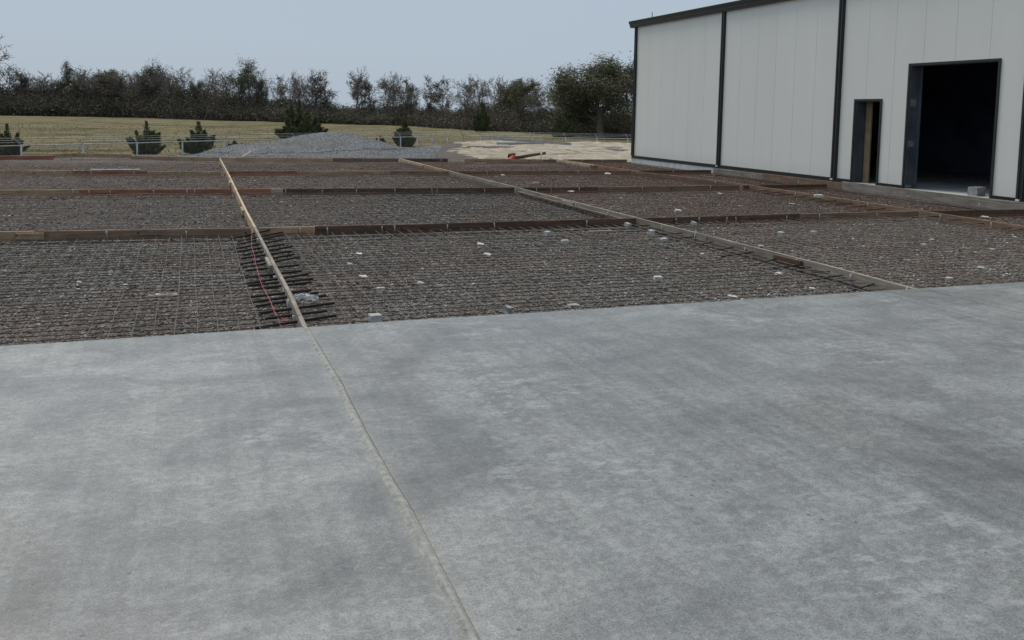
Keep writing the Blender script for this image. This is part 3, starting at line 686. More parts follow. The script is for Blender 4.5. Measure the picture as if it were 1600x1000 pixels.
# dark insulation liner just inside the front wall (door openings left clear)
LX0, LX1 = WX+WT+.004, WX+WT+.03
for (a, b_, z0, z1) in ((YN+.1, OD[0]-.02, FLR, 5.1), (OD[0]-.02, OD[1]+.02, OD[2]+.02, 5.1), (OD[1]+.02, MD[0]-.02, FLR, 5.1), (MD[0]-.02, MD[1]+.02, MD[2]+.02, 5.1), (MD[1]+.02, YF-.11, FLR, 5.1)):
    mb = MB(); mb.box((LX0, a, z0), (LX1, b_, z1)); part('wall_liner', mb, MT['inner'], bld)
# inner partition seen through the big doorway
mb = MB(); mb.box((WX+7.0, YN+.2, FLR), (WX+7.1, 24.9, 4.4)); part('partition', mb, MT['inner'], bld)
mb = MB(); mb.box((WX-.02, YN, -.16), (WX+23.8, YF, FLR)); part('floor_slab', mb, MT['floor'], bld)
# door surrounds
def surround(d0, d1, dz, jd):
    mb = MB(); w = .055
    mb.box((WX-.028, d0-w, FLR-.03), (WX-.0015, d0-.001, dz+w)); mb.box((WX-.028, d1+.001, FLR-.03), (WX-.0015, d1+w, dz+w)); mb.box((WX-.028, d0-.0005, dz+.001), (WX-.0015, d1+.0005, dz+w))
    fr = part('door_trim', mb, MT['trim'], bld)
    for nm, a, b_ in (('jamb', d0, d0+.012), ('jamb', d1-.012, d1)):
        mb = MB(); mb.box((WX+.001, a, FLR), (WX+jd, b_, dz)); part(nm, mb, MT['jamb'], bld)
    mb = MB(); mb.box((WX+.001, d0+.013, dz-.012), (WX+jd, d1-.013, dz-.001)); part('head_jamb', mb, MT['trim'], bld)
surround(*MD, .30); surround(*OD, .26)
mb = MB(); mb.box((WX+.262, OD[1]-.10, FLR), (WX+.28, OD[1], 3.3)); jf = part('door_track_channel', mb, MT['jamb'], bld)
for z0, z1, a in ((2.05, 2.22, .05), (1.1, 1.24, .06), (FLR+.02, FLR+.08, .05)):
    mb = MB(); mb.box((WX+.03, OD[1]-.015, z0), (WX+.03+.17, OD[1]-.0125, z1)); part('sticker', mb, MT['jamb_patch'], jf)
# temporary timber in the small doorway
mb = MB(); mb.box((WX+.315, 18.50, FLR), (WX+.355, 18.70, 2.25)); part('stud', mb, MT['w_stud'], bld)
p = Vector((WX+.2, 30.1, 5.30)); mb = MB(); mb.tube([p, p+Vector((0, 0, .12)), p+Vector((0, .0, .24))], [.035, .022, .018], 6); part('vent_rod', mb, MT['galv'], bld)

def cmu(name, label, c, yaw, sz, mat, cells=2, cat='block'):
    """hollow masonry block: solid shell with cells"""
    L, Wd, H_ = sz; mb = MB(); t = Wd*.18
    mb.box((-L/2, -Wd/2, 0), (L/2, -Wd/2+t, H_)); mb.box((-L/2, Wd/2-t, 0), (L/2, Wd/2, H_))
    for k_ in range(cells+1):
        x = -L/2 + (L-t)*k_/cells; mb.box((x, -Wd/2+t+.0005, 0), (x+t, Wd/2-t-.0005, H_))
    o = link(name, mb.mesh(name, mat), None, tuple(c), label=label, category=cat); o.rotation_euler.z = yaw; return o
q = g(1492, 305, FLR); o = cmu('concrete_block', 'grey hollow concrete block standing in the large open doorway', (WX+.22, 15.02, FLR), .3, (.40, .20, .19), MT['block_w'])

# ------------------------------------------------------------------ debris on the mesh
def rough_block(sz, seed, jag=.12, n=1):
    r_ = random.Random(seed); L, Wd, H_ = sz; mb = MB(); e = .12*min(sz)
    base = []
    for z in (0, H_*.5, H_-e*.6, H_):
        ins = e if z == H_ else 0
        for a, b_ in ((-1, -1), (0, -1.0), (1, -1), (1, 0), (1, 1), (0, 1), (-1, 1), (-1, 0)):
            x = a*(L/2-ins)*(1+r_.uniform(-jag, jag)); y = b_*(Wd/2-ins)*(1+r_.uniform(-jag, jag)); base.append((x, y, z+r_.uniform(-jag, jag)*H_*.3*(z > 0)))
    fs = [(k_*8+j, k_*8+(j+1) % 8, (k_+1)*8+(j+1) % 8, (k_+1)*8+j) for k_ in range(3) for j in range(8)] + [tuple(range(24, 32)), tuple(range(7, -1, -1))]
    mb.add(base, fs); return mb
def drop(name, label, cat, u, v, sz, mat, yaw=0, tilt=0, jag=.1, z=-.072, group=None):
    p = g(u, v, z); sz = tuple(c*.76 for c in sz); mb = rough_block(sz, int(u*7+v), jag)
    o = link(name, mb.mesh(name, mat), None, tuple(p), label=label, category=cat, group=group); o.rotation_euler = (tilt, tilt*.5, yaw); return o
drop('concrete_block', 'squared concrete block by the slab edge, right of the stringed form', 'block', 586, 501, (.135, .12, .075), MT['block_w'], .2, 0, .03)
drop('concrete_chunk', 'angular broken concrete chunk touching the middle of the slab edge', 'concrete chunk', 793, 489, (.11, .09, .085), MT['chunk'], .7, .2, .28)
drop('concrete_chunk', 'flat brownish stone lying at the slab edge right of the angular chunk', 'stone', 896, 479, (.13, .10, .03), MT['chunk'], .1, 0, .2)
drop('concrete_block', 'cream block lying flat, above the squared block by the slab edge', 'block', 595, 453, (.10, .07, .035), MT['block_w'], .1, 0, .05)
drop('concrete_block', 'pale squared block alone on the mesh right of centre, above the slab edge', 'block', 1028, 438, (.11, .10, .06), MT['block_w'], -.2, 0, .05)
drop('concrete_block', 'grey block left of the loose plank under the nearest crossing form', 'block', 855, 368, (.12, .10, .085), MT['block'], .4, .1, .06)
drop('concrete_block', 'white block on the mesh just below the loose plank', 'block', 883, 379, (.13, .10, .05), MT['block_w'], .1, 0, .06)
drop('concrete_block', 'tilted grey block leaning at the crossing of the grey form and nearest crossing form', 'block', 980, 354, (.13, .10, .08), MT['block'], .5, .25, .06)
drop('concrete_block', 'upright grey block left of the grey form under the crossing', 'block', 1017, 366, (.12, .11, .085), MT['block'], .3, .05, .1)
drop('concrete_block', 'pale flat block beside the dowel bars of the grey form', 'block', 1037, 376, (.14, .10, .05), MT['block_w'], .2, .05, .08)
drop('concrete_block', 'pale tipped block right of the grey form against the nearest crossing form', 'block', 1083, 351, (.12, .10, .07), MT['block_w'], .6, .3, .08)
drop('concrete_block', 'grey squared block in the middle of the near right bay', 'block', 1220, 369, (.12, .11, .09), MT['block'], .3, .05, .08)
drop('concrete_block', 'small white block right of the grey squared block in the near right bay', 'block', 1271, 364, (.11, .08, .04), MT['block_w'], .1, 0, .08)
drop('concrete_block', 'white flat block at the right, near the slab edge', 'block', 1483, 436, (.10, .08, .025), MT['block_w'], .2, 0, .1)
drop('concrete_block', 'white flat block near right bay, close under the form before the building', 'block', 1443, 383, (.10, .07, .025), MT['block_w'], .2, 0, .1)
drop('concrete_chunk', 'pale stone on the mesh beyond the nearest crossing, right of the grey form', 'stone', 1059, 331, (.14, .10, .06), MT['block_w'], -.4, .2, .2)
o = drop('plank_offcut', 'loose pale plank offcut lying on the mesh under the nearest crossing form', 'plank', 938, 363, (.52, .09, .035), MT['w_grey'], .04, 0, .01)
drop('foam_block', 'white wrapped bundle lying on the form before the building', 'bundle', 1279, 308, (.24, .12, .075), MT['paper'], -.3, .05, .05, z=.002)
SC = [(546, 413, .10, 'white curled scrap right of the stringed form, upper of its cluster'), (561, 397, .10, 'pale flat scrap right of the stringed form near the crossing form'), (568, 433, .12, 'flat pale scrap left of the cream block'), (657, 442, .08, 'small bright scrap right of the cream block'),
      (751, 382, .12, 'dull grey flat scrap under the nearest crossing form'), (761, 398, .13, 'grey flat scrap left of the white block'), (196, 445, .06, 'small white stone in the near left bay, middle'), (124, 441, .06, 'small white stone in the near left bay, left'),
      (1097, 397, .08, 'white chip left of the grey form between its dowel bars'), (1144, 464, .12, 'white paper scrap at the slab edge left of the grey form'), (1217, 428, .13, 'white paper scrap left of the grey form near the concrete'), (1269, 451, .08, 'small white scrap close to the slab edge by the grey form'),
      (1189, 385, .12, 'white scrap lying beside the top of the grey form'), (1456, 375, .12, 'white torn scrap in the near right bay under the form'), (1550, 390, .10, 'white stone at the right picture edge on the near right bay'), (1377, 403, .09, 'small pale scrap in the middle of the near right bay'), (1533, 419, .12, 'flat pale scrap at right close to the slab'),
      (1125, 303, .14, 'pale stone before the second crossing form left of the building form'), (1237, 319, .14, 'white stone beyond the nearest crossing in the bay by the building form'), (970, 310, .12, 'pale chip right of the grey form in the second row'), (892, 300, .20, 'large white chip under the second crossing form'),
      (837, 286, .20, 'white stone above the second crossing form'), (950, 272, .22, 'white stone under the third crossing form'), (786, 274, .16, 'small pale chip under the third crossing form at its middle'), (1540, 340, .18, 'white flat scrap right of the form near the picture edge'), (1585, 371, .12, 'pale flat scrap at the far right edge')]
for i_, (u, v, s, lab) in enumerate(SC):
    drop('debris_scrap', lab, 'debris', u, v, (s*.85, s*.5, s*.16), MT['paper'] if i_ % 3 else MT['block_w'], rr.uniform(-.6, .6), rr.uniform(0, .4), .45)
# crumpled clear plastic bag between the dowels
bm = MB(); n1, n2 = 14, 9; r_ = random.Random(4); vs = []
for i_ in range(n1):
    for j in range(n2):
        a = i_/(n1-1)*2-1; b_ = j/(n2-1)*2-1; hgt = max(0, 1-(a*a+b_*b_)*.8)*.05 + r_.uniform(0, .02)
        vs.append((a*.14+r_.uniform(-.012, .012), b_*.085+r_.uniform(-.012, .012), hgt))
bm.add(vs, [(i_*n2+j, (i_+1)*n2+j, (i_+1)*n2+j+1, i_*n2+j+1) for i_ in range(n1-1) for j in range(n2-1)])
mp, t_, b__ = new_mat('clear_film'); b__.inputs['Base Color'].default_value = (.75, .78, .8, 1); b__.inputs['Roughness'].default_value = .2; b__.inputs['Alpha'].default_value = .3
p = g(474, 469, -.06); o = link('plastic_bag', bm.mesh('plastic_bag', mp), None, tuple(p), label='crumpled clear plastic bag among the dowel bars right of the stringed form', category='plastic bag'); o.rotation_euler.z = -.3
bm = MB(); vs = []
for i_ in range(12):
    for j in range(3): vs.append((i_*.024-.14, j*.03-.03, .008+r_.uniform(0, .012)))
bm.add(vs, [(i_*3+j, (i_+1)*3+j, (i_+1)*3+j+1, i_*3+j+1) for i_ in range(11) for j in range(2)])
p = g(256, 462, -.065); link('plastic_strip', bm.mesh('plastic_strip', mp), None, tuple(p), label='clear plastic strip lying on the wires in the near left bay', category='plastic strip')
# black rolled sheeting on the left, third row
p0 = g(155, 266, .02); p1 = g(215, 266, .02); mb = MB()
pts = [p0.lerp(p1, t)+Vector((0, .9, -.06+.02*math.sin(t*17))) for t in np.linspace(0, 1, 12)]
mb.tube(pts, [.02+.035*abs(math.sin(t*9+1)) for t in np.linspace(0, 1, 12)], 7); single('black_sheeting', mb, MT['black'], 'crumpled black sheeting lying behind the red third crossing form', 'sheeting', tuple(pts[5]))
p0 = g(140, 266, .01); p1 = g(218, 266, .01); mb = MB(); mb.tube([p0+Vector((0, .25, 0)), p1+Vector((0, .25, .0))], .018, 6); single('white_pipe', mb, MT['white'], 'thin white pipe resting behind the red third crossing form', 'pipe', tuple(p0))
# small plywood tent
p = g(392, 244, GZ+.02); p = Vector((p.x, p.y, GZ+.01)); mb = MB()
mb.add([(-.32, -.1, 0), (-.32, .3, 0), (.02, .3, .2), (.02, -.1, .2), (.22, -.1, 0.02), (.22, .3, .02), (-.30, -.1, -.012), (-.30, .3, -.012), (.02, .3, .18), (.02, -.1, .18), (.2, -.1, 0.0), (.2, .3, .0)],
       [(0, 3, 2, 1), (3, 4, 5, 2), (6, 7, 8, 9), (9, 8, 11, 10), (0, 6, 9, 3), (3, 9, 10, 4), (1, 2, 8, 7), (2, 5, 11, 8), (0, 1, 7, 6), (4, 10, 11, 5)])
link('plywood_cover', mb.mesh('plywood_cover', MT['w_blond']), None, tuple(p), label='small bent plywood piece standing like a tent behind the farthest form', category='plywood')

# things on the sand
def place(u, v, y, z=None):
    d = ray(u, v); t = y/d.y; return Vector((d.x*t, d.y*t, CAM_H+d.z*t))
YB = 44.0
def steel_beam(label, a, b_, w):
    mb = MB(); p, q = a, b_; mb.bar(p+Vector((0, 0, w*.45)), q+Vector((0, 0, w*.45)), w*.7, .012); mb.bar(p-Vector((0, 0, w*.45)), q-Vector((0, 0, w*.45)), w*.7, .012)
    mb.bar(p+Vector((0, .02, 0)), q+Vector((0, .02, 0)), .012, w*.88); c = (p+q)/2
    single('steel_beam', mb, MT['galv'], label, 'steel beam', tuple(c), 'steel beams on the sand')
def on_sand(u, y, up):
    p = place(u, 225, y); return Vector((p.x, y, float(sand_z(np.array(p.x), np.array(y)))+up))
steel_beam('long galvanised steel beam lying across the sand with its left end raised', on_sand(763, 49.5, .26), on_sand(893, 48.2, .06), .16)
steel_beam('shorter steel beam half hidden under the long one on the sand', on_sand(776, 47.8, .10), on_sand(850, 50.6, .09), .13)
a = g(806, 244.5, GZ+.1); b_ = g(853, 240.5, GZ+.2); bb = on_sand(848, 34.2, .3)
p0 = on_sand(803, 34.0, .10); p1 = on_sand(853, 33.7, .28)
mb = MB(); mb.tube([p0, p0.lerp(p1, .5), p1], [.07, .06, .055], 8); single('timber_pole', mb, MT['w_dark'], 'dark timber pole propped on a short white stake on the sand', 'pole', tuple(p0))
q = on_sand(846, 33.6, -.05); mb = MB(); mb.tube([q, q+Vector((0, 0, .33))], .03, 6); mb.tube([q+Vector((0, 0, .33)), q+Vector((0, 0, .40))], [.055, .04], 6); single('survey_stake', mb, MT['white'], 'short white topped stake under the raised end of the dark pole', 'stake', tuple(q))
# orange cone lying on its side, black base towards the pole
c0 = on_sand(789, 33.8, .05); dx = Vector((1, .1, .12)).normalized(); t = thing('traffic_cone', 'orange traffic cone lying on its side at the sand edge', 'traffic cone', tuple(c0))
mb = MB(); mb.tube([c0, c0+dx*.12, c0+dx*.25, c0+dx*.36], [.025, .05, .085, .12], 12); part('cone_body', mb, MT['orange'], t, True)
mb = MB(); mb.bar(c0+dx*.36, c0+dx*.39, .29, .29); part('cone_base', mb, MT['orange'], t)
c1 = on_sand(800, 34.1, .02); mb = rough_block((.24, .2, .25), 9, .4); o = link('dirt_clod', mb.mesh('dirt_clod', MT['w_dark']), None, tuple(c1), label='dark brown lump between the orange cone and the pole', category='lump')

# ------------------------------------------------------------------ fence
RZ = .05
FUV = [(-160, 232), (-60, 230), (33, 227.5), (130, 225.4), (214, 223.4), (285, 221.3), (350, 219.6), (408, 218.2), (462, 217.1), (512, 216.2), (556, 215.4), (592, 214.8), (626, 214.2), (652, 213.7), (675.5, 213.1), (699, 212.5), (723.6, 211.9)]
FUV2 = [(723.6, 211.9), (751, 212.3), (779, 212.9), (832, 214.0), (884, 215.2), (933, 216.1), (981, 216.8), (1030, 217.7), (1080, 218.6)]
def fence(uvs, label, armdir):
    P_ = [g(u, v, RZ) for u, v in uvs]; base = Vector((P_[0].x, P_[0].y, LOW))
    t = thing('chain_link_fence', label, 'fence', tuple(base))
    for i_, p in enumerate(P_):
        d = (P_[min(i_+1, len(P_)-1)]-P_[max(i_-1, 0)]); d.z = 0; d.normalize(); nr = Vector((d.y, -d.x, 0))*armdir
        mb = MB(); mb.tube([(p.x, p.y, LOW-.05), (p.x, p.y, RZ+.03)], .036, 8); post = part('post', mb, MT['galv'], t, True)
        top = p + nr*.0 + Vector((0, 0, .03)); tip = p + Vector((-.26, -.18, .32)); mb = MB(); mb.bar(top, tip, .03, .022); part('barb_arm', mb, MT['galv'], t)
    for k_, fr in enumerate((.35, .66, .96)):
        mb = MB(); pts = []
        for i_, p in enumerate(P_):
            pts.append(p+Vector((-.26*fr, -.18*fr, .03+.29*fr)))
        mb.tube(pts, .0055, 3); part('barbed_wire', mb, MT['galv'], t)
    mb = MB(); mb.tube(P_, .026, 6); part('top_rail', mb, MT['galv'], t, True)
    # chain link: two families of slanting wires
    mb = MB()
    for i_ in range(len(P_)-1):
        a, b_ = P_[i_], P_[i_+1]; L = (b_-a).length; Ht = RZ-LOW-.05; s = -Ht
        d = (b_-a)/L
        while s < L:
            for sg in (1, -1):
                s0, z0, s1, z1 = s, 0.0, s+Ht, Ht
                if s0 < 0: z0 += -s0; s0 = 0
                if s1 > L: z1 -= s1-L; s1 = L
                if s1-s0 > .02:
                    if sg == -1: z0, z1 = Ht-z0, Ht-z1
                    p = a+d*s0; q = a+d*s1; p = Vector((p.x, p.y, LOW+.04+z0)); q = Vector((q.x, q.y, LOW+.04+z1))
                    mb.tube([p, q], .0013, 3, False)
            s += .075
    part('chain_link', mb, MT['chain'], t, kind='stuff')
fence(FUV, 'chain link fence with barbed wire arms running left of the sand past the gravel heap', 1)
fence(FUV2, 'chain link fence with barbed wire arms behind the pale sand', 1)

# ------------------------------------------------------------------ vegetation
def seg_mesh(segs, n=3):
    A = np.array([s[0] for s in segs]); B = np.array([s[1] for s in segs]); ra = np.array([s[2] for s in segs]); rb = np.array([s[3] for s in segs])
    D = B-A; D /= np.linalg.norm(D, axis=1, keepdims=True)+1e-9
    ref = np.where(np.abs(D[:, 2:3]) < .9, np.array([[0, 0, 1.]]), np.array([[1., 0, 0]]))
    U = np.cross(D, ref); U /= np.linalg.norm(U, axis=1, keepdims=True)+1e-9; Wv = np.cross(D, U)
    ang = 2*np.pi*np.arange(n)/n; ring = np.cos(ang)[None, :, None]*U[:, None]+np.sin(ang)[None, :, None]*Wv[:, None]
    V = np.concatenate([A[:, None]+ring*ra[:, None, None], B[:, None]+ring*rb[:, None, None]], 1).reshape(-1, 3)
    j = np.arange(n); k = (j+1) % n; f = np.stack([j, k, n+k, n+j], -1)
    F = (f[None]+(2*n*np.arange(len(segs)))[:, None, None]).reshape(-1, 4)
    return V, F
def leaf_quads(P_, size, r_, flat=.5, elong=1.6):
    n = len(P_); d = r_.normal(size=(n, 3)); d[:, 2] *= flat; d /= np.linalg.norm(d, axis=1, keepdims=True)
    e = r_.normal(size=(n, 3)); e -= (e*d).sum(1, keepdims=True)*d; e /= np.linalg.norm(e, axis=1, keepdims=True)
    s = (size*r_.uniform(.6, 1.3, n))[:, None] if np.ndim(size) == 0 else (size*r_.uniform(.6, 1.3, n))[:, None]
    a = d*s*elong*.5; b_ = e*s*.5
    V = np.stack([P_-a, P_+b_*.8-a*.1, P_+a, P_-b_*.8-a*.1], 1).reshape(-1, 3)
    return V, np.arange(4*n).reshape(n, 4)
def grow(seed, Ht, spread=1.0, lvl_max=4, lean=0.0, fork=.35, rmin=.022, trunk_r=.018, kids=(8, 5, 4, 3), up=.10):
    r_ = random.Random(seed); trunk, crown, tips = [], [], []
    def br(p, d, L, r, lvl):
        n = [7, 4, 3, 2, 2][lvl]; q = p; step = L/n; r0 = r
        for i_ in range(n):
            w = [.10, .22, .28, .32, .35][lvl]
            d = (d + Vector((r_.gauss(0, w), r_.gauss(0, w), r_.gauss(0, w*.6)+up))).normalized(); nq = q+d*step
            r1 = max(rmin*.6, r*(1-(i_+1)/n*.75)); (trunk if lvl == 0 else crown).append((tuple(q), tuple(nq), max(r0, rmin*.6), r1)); r0 = r1; q = nq
            if lvl >= 2: tips.append((tuple(q), lvl))
            if lvl < lvl_max:
                f = (i_+1)/n
                if lvl == 0 and f < fork: continue
                m = max(1, round(kids[lvl]/(n*(1-fork) if lvl == 0 else n)+r_.uniform(-.4, .6)))
                for _ in range(m):
                    az = r_.uniform(0, 2*math.pi); an = r_.uniform(.45, 1.05)*(spread if lvl == 0 else 1)
                    o_ = d.orthogonal().normalized(); o_.rotate(Matrix.Rotation(az, 3, d))
                    nd = (d*math.cos(an)+o_*math.sin(an)).normalized()
                    ln = L*[r_.uniform(.35, .58)*(1.25-.6*f), r_.uniform(.4, .65), r_.uniform(.4, .65), r_.uniform(.4, .7), .5][lvl]
                    br(q, nd, ln, max(rmin, r1*.62), lvl+1)
    br(Vector((0, 0, -.1)), Vector((lean, 0, 1)), Ht*.86, Ht*trunk_r, 0)
    # scale to height
    top = max(s[1][2] for s in trunk+crown); k = Ht/top
    sc = lambda L_: [(tuple(c*k for c in a), tuple(c*k for c in b_), ra, rb) for a, b_, ra, rb in L_]
    return sc(trunk), sc(crown), np.array([[c*k for c in t[0]] for t in tips]), [t[1] for t in tips]
def make_variant(seed, kind):
    r_ = np.random.default_rng(seed); Ht = 10.0
    if kind == 'bare': tr, cr, tips, _ = grow(seed, Ht, 1.0, 4, rmin=.034, kids=(9, 6, 4, 3), up=.08)
    elif kind == 'vine': tr, cr, tips, _ = grow(seed, Ht, .8, 4, lean=r_.uniform(-.12, .12), fork=.3, rmin=.034, kids=(7, 5, 4, 3), up=.10)
    elif kind == 'leafy': tr, cr, tips, _ = grow(seed, Ht, 1.0, 3, rmin=.03, kids=(12, 6, 4), up=.12)
    elif kind == 'olive': tr, cr, tips, _ = grow(seed, Ht, .9, 4, rmin=.03, kids=(9, 5, 4, 3), up=.12)
    elif kind == 'oak': tr, cr, tips, _ = grow(seed, Ht, 1.25, 4, fork=.2, rmin=.02, trunk_r=.034, kids=(13, 7, 5, 3), up=.05)
    tv = fast('trunk', *seg_mesh(tr, 6), MT['bark_oak' if kind == 'oak' else 'bark'], True)
    cv = fast('branches', *seg_mesh(cr, 3), MT['twig'])
    lv = None
    if kind in ('leafy', 'oak', 'olive', 'vine'):
        nper, sz, sp, mt = dict(leafy=(13, .14, .33, 'leaf_dark'), oak=(13, .115, .36, 'leaf_oak'), olive=(6, .13, .22, 'leaf_olive'), vine=(3, .15, .15, 'leaf_vine'))[kind]
        T = tips
        if kind in ('leafy', 'oak'): T = T[(fbm(T[:, 0]+T[:, 2]*.7, T[:, 1]-T[:, 2]*.5, seed, 1.5, 2) > -.28) & (r_.random(len(T)) < .85)]
        if kind == 'vine':   # draped vine columns on the trunk and the big limbs
            base = np.array([s[1] for s in tr+cr[:40]]); base = base[base[:, 2] > 2.0]
            dr = []
            for b_ in base:
                if r_.random() < .45:
                    for _ in range(34): dr.append(b_+np.array([r_.normal(0, .22), r_.normal(0, .22), -abs(r_.normal(0, .75))]))
            T = np.repeat(T[r_.random(len(T)) < .25], nper, 0); T = T + r_.normal(0, sp, T.shape); T = np.concatenate([T, np.array(dr)])
        else:
            T = np.repeat(T, nper, 0); T = T + r_.normal(0, sp, T.shape)
        lv = fast('foliage', *leaf_quads(T, sz, r_), MT[mt])
    return tv, cv, lv
VAR = {'bare': [make_variant(100+i_, 'bare') for i_ in range(7)], 'vine': [make_variant(200+i_, 'vine') for i_ in range(5)],
       'leafy': [make_variant(300+i_, 'leafy') for i_ in range(3)], 'olive': [make_variant(400+i_, 'olive') for i_ in range(2)], 'oak': [make_variant(500, 'oak')]}
BU = [-200, 0, 100, 200, 300, 400, 520, 640, 760, 860, 980, 1150]; BV = [178, 180, 181.5, 184, 187, 190, 193, 197, 205, 211, 217, 225]
def base_v(u): return float(np.interp(u, BU, BV))
TREES = [(-75, 100, 'bare', 1.3), (-40, 42, 'bare', 1.0), (8, 99, 'bare', 1.2), (42, 107, 'vine', 1.0), (75, 118, 'bare', 1.1), (95, 121, 'olive', 1.0), (117, 97, 'leafy', .75), (145, 110, 'bare', 1.2), (165, 108, 'olive', 1.2), (186, 107, 'bare', 1.3), (207, 110, 'bare', 1.2), (238, 94, 'leafy', .85), (262, 112, 'bare', 1.1), (27, 112, 'bare', 1.2), (60, 110, 'bare', 1.2), (130, 104, 'bare', 1.3), (176, 112, 'olive', 1.1), (222, 107, 'bare', 1.2), (250, 108, 'bare', 1.3),
         (287, 105, 'bare', 1.0), (308, 124, 'leafy', .7), (321, 106, 'bare', .9), (349, 107, 'bare', 1.1), (370, 116, 'bare', 1.0), (388, 93, 'leafy', .95), (412, 112, 'leafy', .7), (435, 116, 'vine', .9), (453, 110, 'bare', .9), (478, 122, 'bare', 1.0), (497, 109, 'vine', 1.0), (520, 109, 'vine', 1.1), (555, 104, 'bare', .9), (557, 118, 'vine', .7),
         (577, 118, 'vine', 1.0), (598, 116, 'bare', 1.1), (612, 113, 'bare', .9), (633, 121, 'vine', .9), (649, 127, 'vine', .9), (668, 118, 'vine', 1.1), (688, 121, 'vine', 1.0), (724, 124, 'bare', 1.1), (744, 117, 'bare', 1.0), (771, 119, 'bare', 1.1), (792, 124, 'olive', 1.1), (815, 123, 'olive', 1.0), (843, 134, 'bare', 1.2), (868, 128, 'bare', 1.1),
         (888, 135, 'bare', 1.1), (900, 118, 'olive', 1.3), (938, 87, 'oak', 1.5), (978, 96, 'leafy', 1.3), (1010, 100, 'leafy', 1.1), (1060, 105, 'bare', 1.1)]
DESC = {'bare': 'leafless grey tree with open branches', 'vine': 'dark vine-draped tree', 'leafy': 'tall dark-leaved tree', 'olive': 'thin olive-tinted tree', 'oak': ''}
cntk = {}
for (u, tv_, kind, wd) in sorted(TREES):
    vb = base_v(u); p = g(u, vb, LOW); dist = (Vector((p.x, p.y, 0)) - Vector((0, 0, 0))).length
    y_dep = -( (p-Vector((0, 0, CAM_H))).dot(BACK) ); Ht = (vb-tv_)*y_dep/1400
    if kind == 'oak': p = g(u, 217, LOW); y_dep = -((p-Vector((0, 0, CAM_H))).dot(BACK)); Ht = (217-tv_)*y_dep/1400
    else:
        ex = 4+rr.uniform(0, 5); dirn = Vector((p.x, p.y, 0)).normalized(); p = p+dirn*ex; Ht *= (dist+ex)/dist
    k = cntk.get(kind, 0); cntk[kind] = k+1
    lab = 'broad dark live oak beside the far corner of the building' if kind == 'oak' else ORD[k]+' '+DESC[kind]+' from the left in the far tree line'
    tm, cm, lm = VAR[kind][k % len(VAR[kind])]
    t = thing('oak_tree' if kind == 'oak' else 'tree', lab, 'tree', (p.x, p.y, LOW), 'trees along the far edge of the field')
    s = Ht/10.0; t.scale = (s*wd, s*wd, s); t.rotation_euler.z = rr.uniform(0, 6.28)
    link('trunk', tm, t); c_ = link('crown', cm, t)
    if lm: link('foliage', lm, c_)
# brush that fills the foot of the tree line: one mass
UT = [-200, 0, 30, 60, 100, 150, 200, 250, 300, 335, 370, 410, 445, 470, 540, 640, 700, 740, 790, 830, 870, 900, 1000, 1150]; TV = [128, 128, 134, 131, 124, 116, 112, 114, 124, 133, 127, 130, 143, 150, 154, 154, 155, 149, 143, 146, 150, 152, 150, 150]
nb = 15000; us = rng.uniform(-190, 1140, nb); Pc, Sz = [], []; segs = []
for u in us:
    vb = base_v(u); p = g(u, vb, LOW); off = rng.uniform(0, 1)**1.3*16; L = math.hypot(p.x, p.y); dirn = np.array([p.x, p.y, 0])/L
    hmax = (vb-np.interp(u, UT, TV)+3*math.sin(u*.21)+2.5*math.sin(u*.57+1))*L/1400*.99
    hmax *= (.28+.54*min(1, off/6))*(.75+.25*rng.random())*(.9+.12*math.sin(u*.043)+.08*math.sin(u*.11+2))
    zz = hmax*rng.uniform(0, 1)**.8
    c = np.array([p.x, p.y, LOW])+dirn*off+np.array([0, 0, zz]); m = 13; sc = L/200
    Pc.append(c + rng.normal(0, 1, (m, 3))*np.array([.75, .75, .55])*sc); Sz.append(np.full(m, .27*sc))
    if rng.random() < .5:
        b0 = np.array([p.x, p.y, LOW])+dirn*off; tip = b0+np.array([rng.normal(0, 1.2), rng.normal(0, 1.2), hmax*rng.uniform(.7, 1.12)])
        mid = (b0+tip)/2+rng.normal(0, .4, 3); segs.append((tuple(b0), tuple(mid), .06*sc, .04*sc)); segs.append((tuple(mid), tuple(tip), .04*sc, .018*sc))
        for _ in range(4):
            q = mid+(tip-mid)*rng.uniform(0, .9); segs.append((tuple(q), tuple(q+np.array([rng.normal(0, .7), rng.normal(0, .7), abs(rng.normal(.8, .5))])*sc), .025*sc, .014*sc))
V, F = leaf_quads(np.concatenate(Pc), np.concatenate(Sz), rng, .7, 1.8)
wd_ = link('woodland_brush', None, None, tuple(g(500, 195, LOW)), kind='stuff', label='dense brown and dark green brush along the foot of the tree line', category='brush')
off = np.array(wd_.location)
link('brush_leaves', fast('brush_leaves', V-off, F, MT['under']), wd_, kind='stuff')
V, F = seg_mesh(segs, 3); link('brush_stems', fast('brush_stems', V-off, F, MT['twig']), wd_, kind='stuff')

